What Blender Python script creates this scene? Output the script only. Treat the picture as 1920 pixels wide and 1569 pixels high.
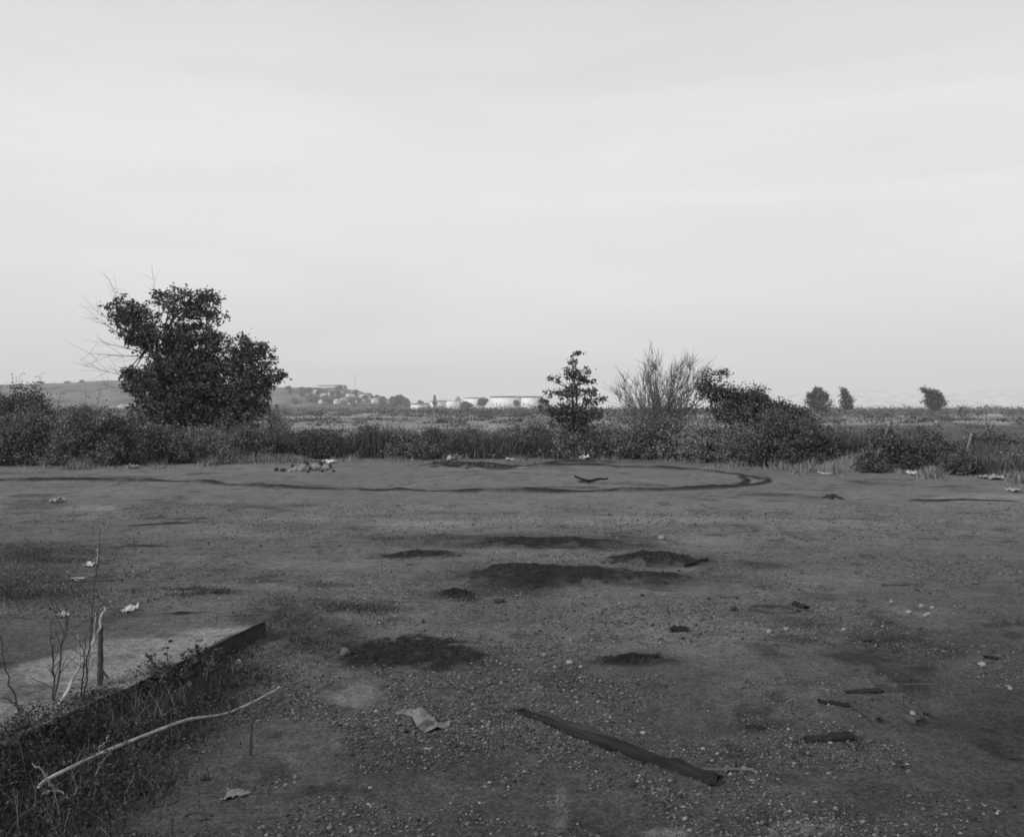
import bpy, math, random
import numpy as np
from mathutils import Vector, noise as mnoise

for _o in list(bpy.data.objects):
    bpy.data.objects.remove(_o)
SC = bpy.context.scene
COL = SC.collection

# ------------------------------------------------------------------ camera
F, H0, CX, HY = 1663.0, 1.6, 960.0, 766.0      # focal (px of a 1920 wide frame), eye height, principal x, horizon row
cam = bpy.data.cameras.new('camera')
cam.sensor_fit = 'HORIZONTAL'
cam.sensor_width = 36.0
cam.lens = F / 1920.0 * 36.0
cam.shift_y = -(784.5 - HY) / 1920.0
cam.clip_start = 0.05
cam.clip_end = 20000
camo = bpy.data.objects.new('camera', cam)
COL.objects.link(camo)
camo.location = (0, 0, H0)
camo.rotation_euler = (math.radians(90), 0, 0)
SC.camera = camo
SC.render.resolution_x, SC.render.resolution_y = 1024, 836
SC.view_settings.view_transform = 'Standard'
SC.view_settings.look = 'None'
SC.view_settings.exposure = 0.0
SC.view_settings.gamma = 1.0
SC.render.engine = 'CYCLES'
SC.cycles.filter_width = 1.7
SC.cycles.max_bounces = 6
SC.cycles.volume_bounces = 1
SC.cycles.transparent_max_bounces = 8

# ------------------------------------------------------------------ sky and sun
SUN_EL, SUN_AZ = math.radians(34), math.radians(-122)     # azimuth measured from +Y towards +X
w = bpy.data.worlds.new('World')
SC.world = w
w.use_nodes = True
nt = w.node_tree
nt.nodes.clear()
N, L = nt.nodes.new, nt.links.new
out = N('ShaderNodeOutputWorld'); bg = N('ShaderNodeBackground'); L(bg.outputs[0], out.inputs[0])
bg.inputs[1].default_value = 0.1
sky = N('ShaderNodeTexSky'); sky.sky_type = 'NISHITA'; sky.sun_disc = False
sky.sun_elevation = SUN_EL; sky.sun_rotation = SUN_AZ; sky.dust_density = 3.0
bw = N('ShaderNodeRGBToBW'); L(sky.outputs[0], bw.inputs[0])
tc = N('ShaderNodeTexCoord')
sep = N('ShaderNodeSeparateXYZ'); L(tc.outputs['Generated'], sep.inputs[0])
ramp = N('ShaderNodeValToRGB'); L(sep.outputs['Z'], ramp.inputs[0])
els = ramp.color_ramp.elements
stops = [(0.0, .66), (.035, .69), (.08, .76), (.15, .835), (.27, .845), (.34, .79), (.42, .715), (1.0, .68)]
els[0].position, els[1].position = stops[0][0], stops[-1][0]
for p, v in stops[1:-1]:
    els.new(p)
for e, (p, v) in zip(sorted(els, key=lambda e: e.position), stops):
    e.color = (v, v, v, 1)
mp = N('ShaderNodeMapping'); mp.inputs['Scale'].default_value = (1.3, 1.3, 8.5); mp.inputs['Rotation'].default_value = (0.05, 0.09, 0.3)
L(tc.outputs['Generated'], mp.inputs[0])
n1 = N('ShaderNodeTexNoise'); n1.inputs['Scale'].default_value = 1.5; n1.inputs['Detail'].default_value = 5; n1.inputs['Roughness'].default_value = .5
n1.inputs['Distortion'].default_value = .5
L(mp.outputs[0], n1.inputs[0])
mr = N('ShaderNodeMapRange'); L(n1.outputs[0], mr.inputs[0])
mr.inputs[1].default_value = .3; mr.inputs[2].default_value = .7; mr.inputs[3].default_value = 9.35; mr.inputs[4].default_value = 10.45
mul = N('ShaderNodeMath'); mul.operation = 'MULTIPLY'; L(ramp.outputs[0], mul.inputs[0]); L(mr.outputs[0], mul.inputs[1])
mixs = N('ShaderNodeMix'); mixs.data_type = 'FLOAT'; mixs.inputs[0].default_value = .04
L(mul.outputs[0], mixs.inputs[2]); L(bw.outputs[0], mixs.inputs[3])
tint = N('ShaderNodeCombineColor')
for k, t in enumerate((.985, 1.0, .992)):
    m = N('ShaderNodeMath'); m.operation = 'MULTIPLY'; m.inputs[1].default_value = t
    L(mixs.outputs[0], m.inputs[0]); L(m.outputs[0], tint.inputs[k])
L(tint.outputs[0], bg.inputs[0])

sl = bpy.data.lights.new('sun', 'SUN'); sl.energy = 2.3; sl.angle = math.radians(10); sl.color = (1, .985, .97)
so = bpy.data.objects.new('sun', sl); COL.objects.link(so)
sd = Vector((math.sin(SUN_AZ) * math.cos(SUN_EL), math.cos(SUN_AZ) * math.cos(SUN_EL), math.sin(SUN_EL)))
so.rotation_euler = sd.to_track_quat('Z', 'Y').to_euler()
so.location = (0, 0, 60)

# ------------------------------------------------------------------ helpers
GREEN, COOL, NEUT = (.965, 1.01, .995), (.985, .985, 1.01), (.99, 1.0, .995)


def G(px, py, z=0.0):
    """pixel of the 1920 x 1569 photograph -> point on level z"""
    y = (H0 - z) * F / (py - HY)
    return Vector(((px - CX) / F * y, y, z))


def W(px, py, y):
    return Vector(((px - CX) / F * y, y, H0 - (py - HY) / F * y))


def sstep(a, b, x):
    t = np.clip((x - a) / (b - a), 0, 1)
    return t * t * (3 - 2 * t)


def _hash(i, j, k, s):
    h = (i.astype(np.int64) * 374761393 + j.astype(np.int64) * 668265263 + k.astype(np.int64) * 2147483647 + s * 974634777) & 0xffffffff
    h = ((h ^ (h >> 13)) * 1274126177) & 0xffffffff
    h = ((h ^ (h >> 16)) * 2246822519) & 0xffffffff
    return ((h ^ (h >> 15)) & 0xffffff) / float(0xffffff)


def vnoise(x, y, z=None, s=0):
    z = np.zeros_like(x) if z is None else z
    i, j, k = np.floor(x), np.floor(y), np.floor(z)
    fx, fy, fz = x - i, y - j, z - k
    fx, fy, fz = [f * f * (3 - 2 * f) for f in (fx, fy, fz)]
    r = 0
    for a in (0, 1):
        for b in (0, 1):
            for c in (0, 1):
                r = r + _hash(i + a, j + b, k + c, s) * (fx if a else 1 - fx) * (fy if b else 1 - fy) * (fz if c else 1 - fz)
    return r * 2 - 1


def fbm(x, y, z=None, oct=4, s=0, rough=.5):
    r, a, f, t = 0, 1.0, 1.0, 0
    for o in range(oct):
        r = r + a * vnoise(x * f + o * 17.3, y * f + o * 5.1, None if z is None else z * f, s + o)
        t += a; a *= rough; f *= 2.03
    return r / t


def mesh_np(name, v, f, smooth=False, tone=None, vtone=None):
    """v (n,3), f (m,k) arrays -> mesh"""
    v = np.asarray(v, dtype=np.float32); f = np.asarray(f, dtype=np.int32)
    m = bpy.data.meshes.new(name)
    k = f.shape[1]
    m.vertices.add(len(v)); m.vertices.foreach_set('co', v.ravel())
    m.loops.add(f.size); m.loops.foreach_set('vertex_index', f.ravel())
    m.polygons.add(len(f)); m.polygons.foreach_set('loop_start', np.arange(0, f.size, k, dtype=np.int32))
    if tone is not None:
        a = m.attributes.new('tone', 'FLOAT', 'FACE'); a.data.foreach_set('value', np.asarray(tone, dtype=np.float32))
    if vtone is not None:
        a = m.attributes.new('tone', 'FLOAT', 'POINT'); a.data.foreach_set('value', np.asarray(vtone, dtype=np.float32))
    m.update(calc_edges=True)
    if smooth:
        m.polygons.foreach_set('use_smooth', np.ones(len(f), dtype=bool))
    return m


def link(name, me, mat=None, parent=None, loc=None):
    o = bpy.data.objects.new(name, me)
    COL.objects.link(o)
    if mat is not None and me is not None:
        me.materials.append(mat)
    if parent is not None:
        o.parent = parent
    if loc is not None:
        o.location = loc
    return o


def tag(o, label=None, cat=None, group=None, kind=None):
    if label: o['label'] = label
    if cat: o['category'] = cat
    if group: o['group'] = group
    if kind: o['kind'] = kind
    return o


def thing(name, loc, label, cat, group=None):
    return tag(link(name, None, loc=loc), label, cat, group)


def mat(name, val, tint=NEUT, scale=8.0, amount=.35, attr=False, bump=0.0, bscale=60.0, rough=.95, spec=.1, streak=None, detail=6):
    m = bpy.data.materials.new(name); m.use_nodes = True
    t = m.node_tree; b = t.nodes['Principled BSDF']
    b.inputs['Roughness'].default_value = rough
    b.inputs['Specular IOR Level'].default_value = spec
    n_, l_ = t.nodes.new, t.links.new
    co = n_('ShaderNodeTexCoord')
    src = co.outputs['Object']
    if streak:
        mp_ = n_('ShaderNodeMapping'); mp_.inputs['Scale'].default_value = streak
        l_(src, mp_.inputs[0]); src = mp_.outputs[0]
    nz = n_('ShaderNodeTexNoise'); nz.inputs['Scale'].default_value = scale; nz.inputs['Detail'].default_value = detail; nz.inputs['Roughness'].default_value = .6
    l_(src, nz.inputs[0])
    r = n_('ShaderNodeMapRange'); l_(nz.outputs[0], r.inputs[0])
    r.inputs[1].default_value = .3; r.inputs[2].default_value = .7
    r.inputs[3].default_value = val * (1 - amount); r.inputs[4].default_value = val * (1 + amount)
    v = r.outputs[0]
    if attr:
        at = n_('ShaderNodeAttribute'); at.attribute_name = 'tone'
        mu = n_('ShaderNodeMath'); mu.operation = 'MULTIPLY'; l_(v, mu.inputs[0]); l_(at.outputs['Fac'], mu.inputs[1]); v = mu.outputs[0]
    cc = n_('ShaderNodeCombineColor')
    for k in range(3):
        mm = n_('ShaderNodeMath'); mm.operation = 'MULTIPLY'; mm.inputs[1].default_value = tint[k]
        l_(v, mm.inputs[0]); l_(mm.outputs[0], cc.inputs[k])
    l_(cc.outputs[0], b.inputs['Base Color'])
    if bump:
        nb = n_('ShaderNodeTexNoise'); nb.inputs['Scale'].default_value = bscale; nb.inputs['Detail'].default_value = 8; nb.inputs['Roughness'].default_value = .65
        l_(src, nb.inputs[0])
        bp = n_('ShaderNodeBump'); bp.inputs['Strength'].default_value = 1.0; bp.inputs['Distance'].default_value = bump
        l_(nb.outputs[0], bp.inputs['Height']); l_(bp.outputs[0], b.inputs['Normal'])
    return m


# ------------------------------------------------------------------ slab edge line
EA, EB = np.array([-1.72, 6.17]), np.array([-2.42, 3.0])      # far corner of the slab's edge, a point nearer
ED = (EB - EA) / np.linalg.norm(EB - EA)
EN = np.array([ED[1], -ED[0]])                                # points to the left of the edge
if EN[0] > 0: EN = -EN


def edge_s(x, y):
    return (x - EA[0]) * EN[0] + (y - EA[1]) * EN[1]


def zg(x, y):
    x = np.asarray(x, float); y = np.asarray(y, float)
    s = edge_s(x, y)
    near = np.where(s > .06, .098, 0) * (y < 6.14)
    far = .10 * sstep(-.3, .9, s + .25 * fbm(x, y, s=3)) * (1 - sstep(6.3, 9.5, y)) * (y >= 6.14)
    z = near + far
    z = z + .022 * fbm(x * .45, y * .45, oct=3, s=11) * sstep(2, 8, y)
    z = z + .016 * fbm(x * 2.3, y * 2.3, oct=3, s=21)
    z = z + .010 * fbm(x * 11, y * 11, oct=3, s=31) * (1 - sstep(8, 20, y))
    z = z + .006 * fbm(x * 40, y * 40, oct=2, s=41) * (1 - sstep(4, 10, y))
    # pale bank of spoil under the shrubs on the right, and a rise behind the shrubs
    z = z + .42 * np.exp(-(((x - 9.3) / 1.1) ** 2 + ((y - 23.6) / .8) ** 2)) * (1 + .3 * fbm(x * 2, y * 2, s=5))
    z = z + .35 * np.exp(-(((x - 14.5) / 3.4) ** 2 + ((y - 24.6) / 1.6) ** 2)) * (1 + .3 * fbm(x * 1.5, y * 1.5, s=6))
    z = z + .10 * fbm(x * .12, y * .12, oct=3, s=51) * sstep(30, 60, y)
    return z


def zg1(x, y):
    return float(zg(np.array([x]), np.array([y]))[0])


def GP(px, py, dz=0.0):
    """pixel -> point on the real ground surface"""
    z = 0.0
    for _ in range(4):
        p = G(px, py, z)
        z = zg1(p.x, p.y)
    p.z = z + dz
    return p


# ------------------------------------------------------------------ ground
def px_of(x, y):
    return CX + x / y * F, HY + H0 / y * F


def ell(px, py, cx, cy, rx, ry, soft=.35, nz=None):
    d = np.sqrt(((px - cx) / rx) ** 2 + ((py - cy) / ry) ** 2)
    if nz is not None: d = d + nz
    return 1 - sstep(1 - soft, 1 + soft, d)


def soil_tone(x, y):
    """albedo of the soil: bleached hard pan far out, damp gravel near with corner vignetting painted in, stains and chalky spills"""
    yy = np.maximum(y, 1.0)
    px, py = px_of(x, yy)
    n_a = fbm(x * .35, y * .35, oct=4, s=61)
    n_b = fbm(x * 1.3, y * 1.3, oct=5, s=71)
    n_c = fbm(x * 6, y * 6, oct=4, s=81)
    t = .080 + .048 * sstep(3.9, 7.0, y + .8 * n_b + .5 * n_a) + .032 * sstep(8, 15, y + 2 * n_b)  # darker towards the viewer: damp soil plus vignetting painted into the albedo
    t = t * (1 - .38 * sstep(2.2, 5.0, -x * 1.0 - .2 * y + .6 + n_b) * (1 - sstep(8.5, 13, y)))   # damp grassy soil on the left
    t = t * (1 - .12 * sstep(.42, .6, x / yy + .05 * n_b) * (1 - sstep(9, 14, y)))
    t = t * (1 + .22 * n_b + .20 * n_c + .10 * n_a)
    t = t * (1 - .45 * sstep(.25, .55, fbm(x * .8 + 9, y * 1.1, oct=5, s=91, rough=.6)) * sstep(3, 6, y))      # dark crusts
    t = t * (1 - .40 * sstep(.3, .5, fbm(x * 3.1 + 9, y * 2.4, oct=4, s=95, rough=.6)))
    w_ = .35 * n_b + .25 * n_c
    ck = np.abs(fbm(x * .8 + 3, y * 1.5, oct=4, s=97))
    t = t * (1 - .38 * (1 - sstep(.0, .035, ck)) * sstep(-.1, .3, n_a + .4 * n_c) * sstep(5, 8, y))
    for cx, cy, rx, ry, k in (
            (800, 986, 110, 9, 1.45), (1100, 975, 330, 7, 1.22), (560, 975, 150, 6, 1.2), (1330, 1010, 260, 12, 1.15), (1480, 1090, 200, 22, 1.15), (1330, 1180, 180, 25, 1.15), (620, 1060, 160, 10, 1.15), (1650, 980, 240, 10, 1.2), (400, 1000, 160, 6, 1.15), (180, 952, 60, 5, 1.35), (960, 960, 500, 30, 1.07), (1250, 1200, 170, 40, 1.18),
            (940, 1040, 180, 16, 1.15), (470, 1113, 90, 8, 1.35), (660, 1300, 60, 35, 1.45), (500, 1395, 170, 50, 1.22),
            (250, 1500, 180, 60, 1.18), (1500, 1548, 60, 14, 2.6), (1250, 1563, 40, 8, 2.6), (1050, 1520, 14, 40, 1.7),
            (1850, 934, 110, 8, 1.35), (1640, 872, 60, 14, 1.5), (1720, 1145, 60, 10, 1.25), (1400, 1500, 300, 25, 1.15),
            (1620, 1500, 160, 25, .75), (1900, 1280, 160, 120, .8), (780, 1420, 200, 40, .75), (500, 1440, 60, 20, .8),
            (1010, 1022, 190, 10, .45), (1010, 1082, 175, 22, .45), (1240, 1052, 120, 13, .5), (775, 1040, 95, 7, .5), (853, 1115, 50, 10, .5), (775, 1228, 175, 28, .5), (1190, 1237, 85, 8, .55),
            (1180, 1085, 160, 18, .62), (930, 1008, 140, 6, .6), (560, 1185, 110, 38, .62), (620, 1140, 90, 12, .75), (1200, 1235, 120, 12, .7), (1680, 1230, 120, 40, .75),
            (60, 1100, 110, 45, .62), (120, 1030, 130, 18, .75), (1330, 1090, 140, 14, .8), (1200, 870, 300, 6, .85),
            (300, 878, 330, 8, 1.05), (640, 1213, 70, 18, .7), (1000, 1100, 90, 14, .7), (60, 945, 60, 10, .72)):
        e = ell(px, py, cx, cy, rx, ry, .4, w_)
        t = t * (1 + (k - 1) * e)
    # beyond the brush: dry pasture in bands
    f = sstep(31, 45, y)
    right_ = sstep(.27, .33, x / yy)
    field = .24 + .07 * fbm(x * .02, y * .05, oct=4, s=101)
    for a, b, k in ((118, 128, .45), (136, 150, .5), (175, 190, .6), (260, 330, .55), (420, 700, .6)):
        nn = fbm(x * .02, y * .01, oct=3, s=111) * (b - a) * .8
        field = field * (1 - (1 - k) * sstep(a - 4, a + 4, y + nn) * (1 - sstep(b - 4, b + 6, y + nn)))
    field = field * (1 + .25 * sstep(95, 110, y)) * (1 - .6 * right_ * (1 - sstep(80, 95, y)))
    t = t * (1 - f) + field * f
    return np.clip(t, .012, .45)


def build_ground():
    ys = list(np.arange(-1.5, 1.6, .15))
    y = ys[-1]
    while y < 30:
        y *= 1.0062; ys.append(y)
    while y < 5200:
        y *= 1.03; ys.append(y)
    ys = np.array(ys); us = np.linspace(-1.25, 1.25, 860)
    U, Y = np.meshgrid(us, ys)
    X = U * (Y + 2.2)
    Z = zg(X, Y)
    nr, nc = X.shape
    v = np.stack([X, Y, Z], -1).reshape(-1, 3)
    idx = np.arange(nr * nc).reshape(nr, nc)
    f = np.stack([idx[:-1, :-1], idx[:-1, 1:], idx[1:, 1:], idx[1:, :-1]], -1).reshape(-1, 4)
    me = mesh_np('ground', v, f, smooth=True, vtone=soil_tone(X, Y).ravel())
    global M_SOIL
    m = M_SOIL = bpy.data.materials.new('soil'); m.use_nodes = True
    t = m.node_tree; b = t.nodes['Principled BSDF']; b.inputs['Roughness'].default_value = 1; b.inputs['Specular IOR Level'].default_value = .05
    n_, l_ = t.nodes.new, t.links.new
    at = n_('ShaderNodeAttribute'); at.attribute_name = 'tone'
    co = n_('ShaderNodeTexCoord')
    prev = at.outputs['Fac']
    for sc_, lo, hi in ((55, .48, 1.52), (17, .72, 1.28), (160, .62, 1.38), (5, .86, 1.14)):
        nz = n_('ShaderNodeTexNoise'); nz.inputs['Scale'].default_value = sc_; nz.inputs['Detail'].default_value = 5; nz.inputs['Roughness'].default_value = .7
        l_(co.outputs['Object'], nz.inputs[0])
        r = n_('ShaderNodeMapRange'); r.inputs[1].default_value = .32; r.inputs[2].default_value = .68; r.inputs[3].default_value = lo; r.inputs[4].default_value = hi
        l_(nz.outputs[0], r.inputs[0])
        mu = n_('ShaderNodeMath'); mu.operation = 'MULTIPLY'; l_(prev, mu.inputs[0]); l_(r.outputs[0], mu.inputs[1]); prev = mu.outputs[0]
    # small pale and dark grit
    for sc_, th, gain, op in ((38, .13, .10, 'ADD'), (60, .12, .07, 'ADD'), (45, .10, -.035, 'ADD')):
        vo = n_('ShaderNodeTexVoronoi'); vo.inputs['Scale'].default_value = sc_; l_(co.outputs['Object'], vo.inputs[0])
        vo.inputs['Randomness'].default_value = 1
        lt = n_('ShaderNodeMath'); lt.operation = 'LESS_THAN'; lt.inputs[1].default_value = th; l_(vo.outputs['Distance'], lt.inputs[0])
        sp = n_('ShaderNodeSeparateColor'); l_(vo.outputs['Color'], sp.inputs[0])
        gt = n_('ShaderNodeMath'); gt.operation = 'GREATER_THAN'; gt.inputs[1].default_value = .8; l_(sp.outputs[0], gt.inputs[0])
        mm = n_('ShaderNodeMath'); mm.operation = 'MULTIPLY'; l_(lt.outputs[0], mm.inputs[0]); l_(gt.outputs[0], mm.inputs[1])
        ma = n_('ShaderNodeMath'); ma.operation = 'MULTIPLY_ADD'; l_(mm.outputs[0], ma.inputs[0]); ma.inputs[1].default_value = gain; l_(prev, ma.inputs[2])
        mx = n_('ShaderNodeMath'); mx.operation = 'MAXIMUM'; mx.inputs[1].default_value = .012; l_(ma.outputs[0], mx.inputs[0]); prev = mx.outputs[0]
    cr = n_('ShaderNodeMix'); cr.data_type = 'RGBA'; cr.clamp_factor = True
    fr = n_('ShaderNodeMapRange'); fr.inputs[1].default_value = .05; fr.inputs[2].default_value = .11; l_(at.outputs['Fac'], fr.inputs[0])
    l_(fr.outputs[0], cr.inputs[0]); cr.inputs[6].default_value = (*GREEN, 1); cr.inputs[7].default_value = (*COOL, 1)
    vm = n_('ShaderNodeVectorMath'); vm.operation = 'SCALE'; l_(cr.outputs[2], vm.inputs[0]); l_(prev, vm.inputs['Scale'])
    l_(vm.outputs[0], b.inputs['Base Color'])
    nb = n_('ShaderNodeTexNoise'); nb.inputs['Scale'].default_value = 70; nb.inputs['Detail'].default_value = 8; nb.inputs['Roughness'].default_value = .7
    l_(co.outputs['Object'], nb.inputs[0])
    bp = n_('ShaderNodeBump'); bp.inputs['Strength'].default_value = 1; bp.inputs['Distance'].default_value = .02
    l_(nb.outputs[0], bp.inputs['Height']); l_(bp.outputs[0], b.inputs['Normal'])
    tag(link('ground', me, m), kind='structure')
    # the land all around, lower than the lot's surface so that the two never touch
    v, f = [(0, 0, -.8)], []
    for k in range(48):
        a = k / 48 * 2 * math.pi
        v.append((6500 * math.cos(a), 6500 * math.sin(a), -.8))
    f = [(0, k + 1, (k + 1) % 48 + 1) for k in range(48)]
    tag(link('terrain', mesh_np('terrain', v, f), mat('far_soil', .10, NEUT, .05, .3)), kind='structure')


build_ground()


# ------------------------------------------------------------------ generic builders
def tube(paths, sides=5):
    """paths: list of (points (n,3), radii (n)) -> v, f"""
    V, Fc, off = [], [], 0
    ang = np.linspace(0, 2 * math.pi, sides, endpoint=False)
    for pts, rad in paths:
        pts = np.asarray(pts, float); n = len(pts)
        rad = np.asarray(rad, float)
        d = np.gradient(pts, axis=0); d /= (np.linalg.norm(d, axis=1)[:, None] + 1e-9)
        ref = np.where(np.abs(d[:, 2:3]) > .9, np.array([[1., 0, 0]]), np.array([[0, 0, 1.]]))
        a = np.cross(d, ref); a /= (np.linalg.norm(a, axis=1)[:, None] + 1e-9); b = np.cross(d, a)
        ring = pts[:, None, :] + rad[:, None, None] * (np.cos(ang)[None, :, None] * a[:, None, :] + np.sin(ang)[None, :, None] * b[:, None, :])
        V.append(ring.reshape(-1, 3))
        i = np.arange(n - 1)[:, None] * sides + np.arange(sides)[None, :]
        j = np.arange(n - 1)[:, None] * sides + (np.arange(sides)[None, :] + 1) % sides
        Fc.append(np.stack([i, j, j + sides, i + sides], -1).reshape(-1, 4) + off)
        for base in (0, (n - 1) * sides):      # end caps (fan of quads, degenerate-free for 4+ sides)
            k = np.arange(1, sides - 1, 2)
            cap = np.stack([np.full_like(k, base), base + k, base + np.minimum(k + 1, sides - 1), base + np.minimum(k + 2, sides - 1)], -1) + off
            cap = cap[(cap[:, 2] != cap[:, 3])]
            if len(cap): Fc.append(cap)
        off += n * sides
    return np.concatenate(V), np.concatenate(Fc)


def wob(p0, p1, n, amp, rng, sag=0.0):
    t = np.linspace(0, 1, n)[:, None]
    p = np.asarray(p0) * (1 - t) + np.asarray(p1) * t
    off = rng.normal(0, 1, (n, 3)) * amp
    off[0] = 0
    off = np.cumsum(off, axis=0) * .6
    p = p + off * t
    p[:, 2] += sag * 4 * (t[:, 0] * (1 - t[:, 0]))
    return p


def leaf_quads(c, size, rng, flat=0.0, asp=.55):
    n = len(c)
    u = rng.normal(0, 1, (n, 3)); u[:, 2] *= (1 - flat); u /= np.linalg.norm(u, axis=1)[:, None]
    w_ = rng.normal(0, 1, (n, 3)); v = np.cross(u, w_); v /= np.linalg.norm(v, axis=1)[:, None] + 1e-9
    s = (size * rng.uniform(.55, 1.35, n))[:, None]
    a = c - u * s * .5; b = c + v * s * asp * .5; d = c + u * s * .5; e = c - v * s * asp * .5
    V = np.stack([a, b, d, e], 1).reshape(-1, 3)
    Fq = np.arange(4 * n).reshape(-1, 4)
    return V, Fq


def blob_points(blobs, dens, rng, sub=.22, shell=.55, lump=.28, per=26):
    """clumps of leaf centres spread through ellipsoids; blobs: (cx,cy,cz, rx,ry,rz [, density])"""
    C, P = [], []
    for bl in blobs:
        cx, cy, cz, rx, ry, rz = bl[:6]; k = bl[6] if len(bl) > 6 else 1
        vol = rx * ry * rz
        n = max(6, int(dens * k * (vol ** (2 / 3)) * 1.0))
        d = rng.normal(0, 1, (n, 3)); d /= np.linalg.norm(d, axis=1)[:, None]
        r = rng.uniform(0, 1, n) ** shell
        r = r * (1 + lump * fbm(d[:, 0] * 2.2 + cx, d[:, 1] * 2.2, d[:, 2] * 2.2 + cz, oct=3, s=7) * 1.6)
        c = np.array([cx, cy, cz]) + d * r[:, None] * np.array([rx, ry, rz])
        C.append(c)
        m = rng.integers(int(per * .5), int(per * 1.5), n)
        q = np.repeat(c, m, axis=0)
        q = q + rng.normal(0, 1, (len(q), 3)) * sub * np.array([1, 1, .7]) * np.repeat(rng.uniform(.5, 1.2, n), m)[:, None]
        P.append(q)
    return np.concatenate(C), np.concatenate(P)


M_LEAF = mat('leaf_dark', .084, GREEN, 3, .25, attr=True, rough=.75, spec=.25)
M_LEAFM = mat('leaf_mid', .135, GREEN, 3, .25, attr=True, rough=.75, spec=.25)
M_LEAFG = mat('leaf_grey', .19, NEUT, 3, .3, attr=True, rough=.85, spec=.2)
M_BARK = mat('bark', .07, NEUT, 20, .35, bump=.004, bscale=60)
M_TWIG = mat('twig_grey', .15, COOL, 9, .3)
M_DRY = mat('dry_grass', .20, NEUT, 6, .3, attr=True)
M_WEED = mat('green_weed', .056, GREEN, 6, .3, attr=True)


def foliage_mesh(name, pts, size, rng, zmin=.0, flat=0., asp=.55, var=.35):
    pts = pts[pts[:, 2] > zmin]
    v, f = leaf_quads(pts, size, rng, flat, asp)
    tone = np.clip(rng.normal(1, var, len(f)), .4, 2.4)
    return mesh_np(name, v, f, tone=tone)


def branch_paths(root, centres, rng, r0, stems=5, zfork=.35):
    """trunk that forks into limbs, each limb forks to clump centres"""
    paths = []
    root = np.asarray(root, float)
    top = centres.mean(0)
    k = min(stems, len(centres))
    anchors = centres[rng.choice(len(centres), k, replace=False)]
    fork = root + (top - root) * zfork; fork[:2] = root[:2] + (top[:2] - root[:2]) * zfork * .6
    paths.append((wob(root, fork, 6, .03, rng), np.linspace(r0, r0 * .75, 6)))
    mids = []
    for a in anchors:
        m = fork + (a - fork) * .8
        paths.append((wob(fork, m, 7, .06, rng), np.linspace(r0 * .6, r0 * .22, 7)))
        mids.append(m)
    mids = np.array(mids)
    sel = centres[rng.choice(len(centres), min(len(centres), stems * 9), replace=False)]
    for c in sel:
        m = mids[np.argmin(np.linalg.norm(mids - c, axis=1))]
        paths.append((wob(m, c, 5, .05, rng), np.linspace(r0 * .2, r0 * .05, 5)))
    return paths


def local(o, arr):
    return np.asarray(arr) - np.array(o.location)


# ------------------------------------------------------------------ trees
def tree(name, label, cat, px, py, Y, blobs_px, size, dens, seed, r0=.14, lm=M_LEAF, depth=.8, stems=6, group=None, sub=.2, per=26, bare=None, zfork=.35, var=.3, shell=.55, lump=.28):
    rng = np.random.default_rng(seed)
    bx = (px - CX) / F * Y
    base = Vector((bx, Y, zg1(bx, Y) - .03))
    t = thing(name, base, label, cat, group)
    blobs = []
    for b in blobs_px:
        c = W(b[0], b[1], Y); k = Y / F
        dy = b[5] if len(b) > 5 else 0
        blobs.append((c.x, c.y + dy, c.z, b[2] * k, b[2] * k * depth, b[3] * k, b[4] if len(b) > 4 else 1))
    C_, P_ = blob_points(blobs, dens, rng, sub=sub, per=per, shell=shell, lump=lump)
    link('crown', foliage_mesh('crown', local(t, P_), size, rng, zmin=.05, var=var), lm, t)
    paths = branch_paths(base, C_, rng, r0, stems, zfork)
    v, f = tube(paths)
    link('trunk', mesh_np('trunk', local(t, v), f, smooth=True), M_BARK, t)
    if bare:
        for (x0, y0, x1, y1, rr) in bare:
            pp = []
            a, b = np.array(W(x0, y0, Y)), np.array(W(x1, y1, Y))
            b[1] += rng.normal(0, .2)
            main = wob(a, b, 8, .05, rng)
            pp.append((main, np.linspace(rr, rr * .2, 8) * .75))
            L_ = np.linalg.norm(b - a)
            for _ in range(14):
                i = rng.integers(2, 8); s = main[i]
                d = (b - a) / L_ + rng.normal(0, .6, 3) + np.array([0, 0, .25]); d /= np.linalg.norm(d)
                q = wob(s, s + d * L_ * rng.uniform(.2, .45), 5, .04, rng)
                pp.append((q, np.linspace(rr * .25, rr * .1, 5)))
            v, f = tube(pp, 4)
            link('bare_branch', mesh_np('bare_branch', local(t, v), f), M_TWIG, t)
    return t


tree('tree', 'largest tree, broad ragged dark crown with a bare twiggy left side', 'tree', 330, 860, 29.5,
     [(245, 590, 42, 34, .55), (225, 575, 32, 22, .3), (330, 585, 60, 38, .34), (390, 585, 46, 34, .26), (262, 628, 36, 34, 1.0), (340, 640, 66, 40, .8), (400, 640, 34, 36, .55),
      (345, 690, 75, 36, 1.0), (300, 720, 75, 34, .95), (390, 735, 70, 45, 1.3), (330, 770, 85, 40, 1.2), (245, 705, 26, 14, .8), (380, 560, 44, 22, .3), (300, 565, 30, 18, .25),
      (350, 810, 85, 40, 1.0)],
     .12, 235, 1, r0=.2, stems=9, sub=.12, per=26, var=.4,
     bare=[(290, 665, 190, 600, .022), (320, 672, 172, 665, .024), (290, 715, 172, 690, .022), (245, 625, 208, 520, .02), (305, 610, 283, 528, .017), (262, 640, 182, 575, .014),
           (370, 570, 372, 535, .012), (285, 728, 190, 720, .02), (270, 662, 178, 640, .018), (330, 570, 322, 540, .012)])
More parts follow.
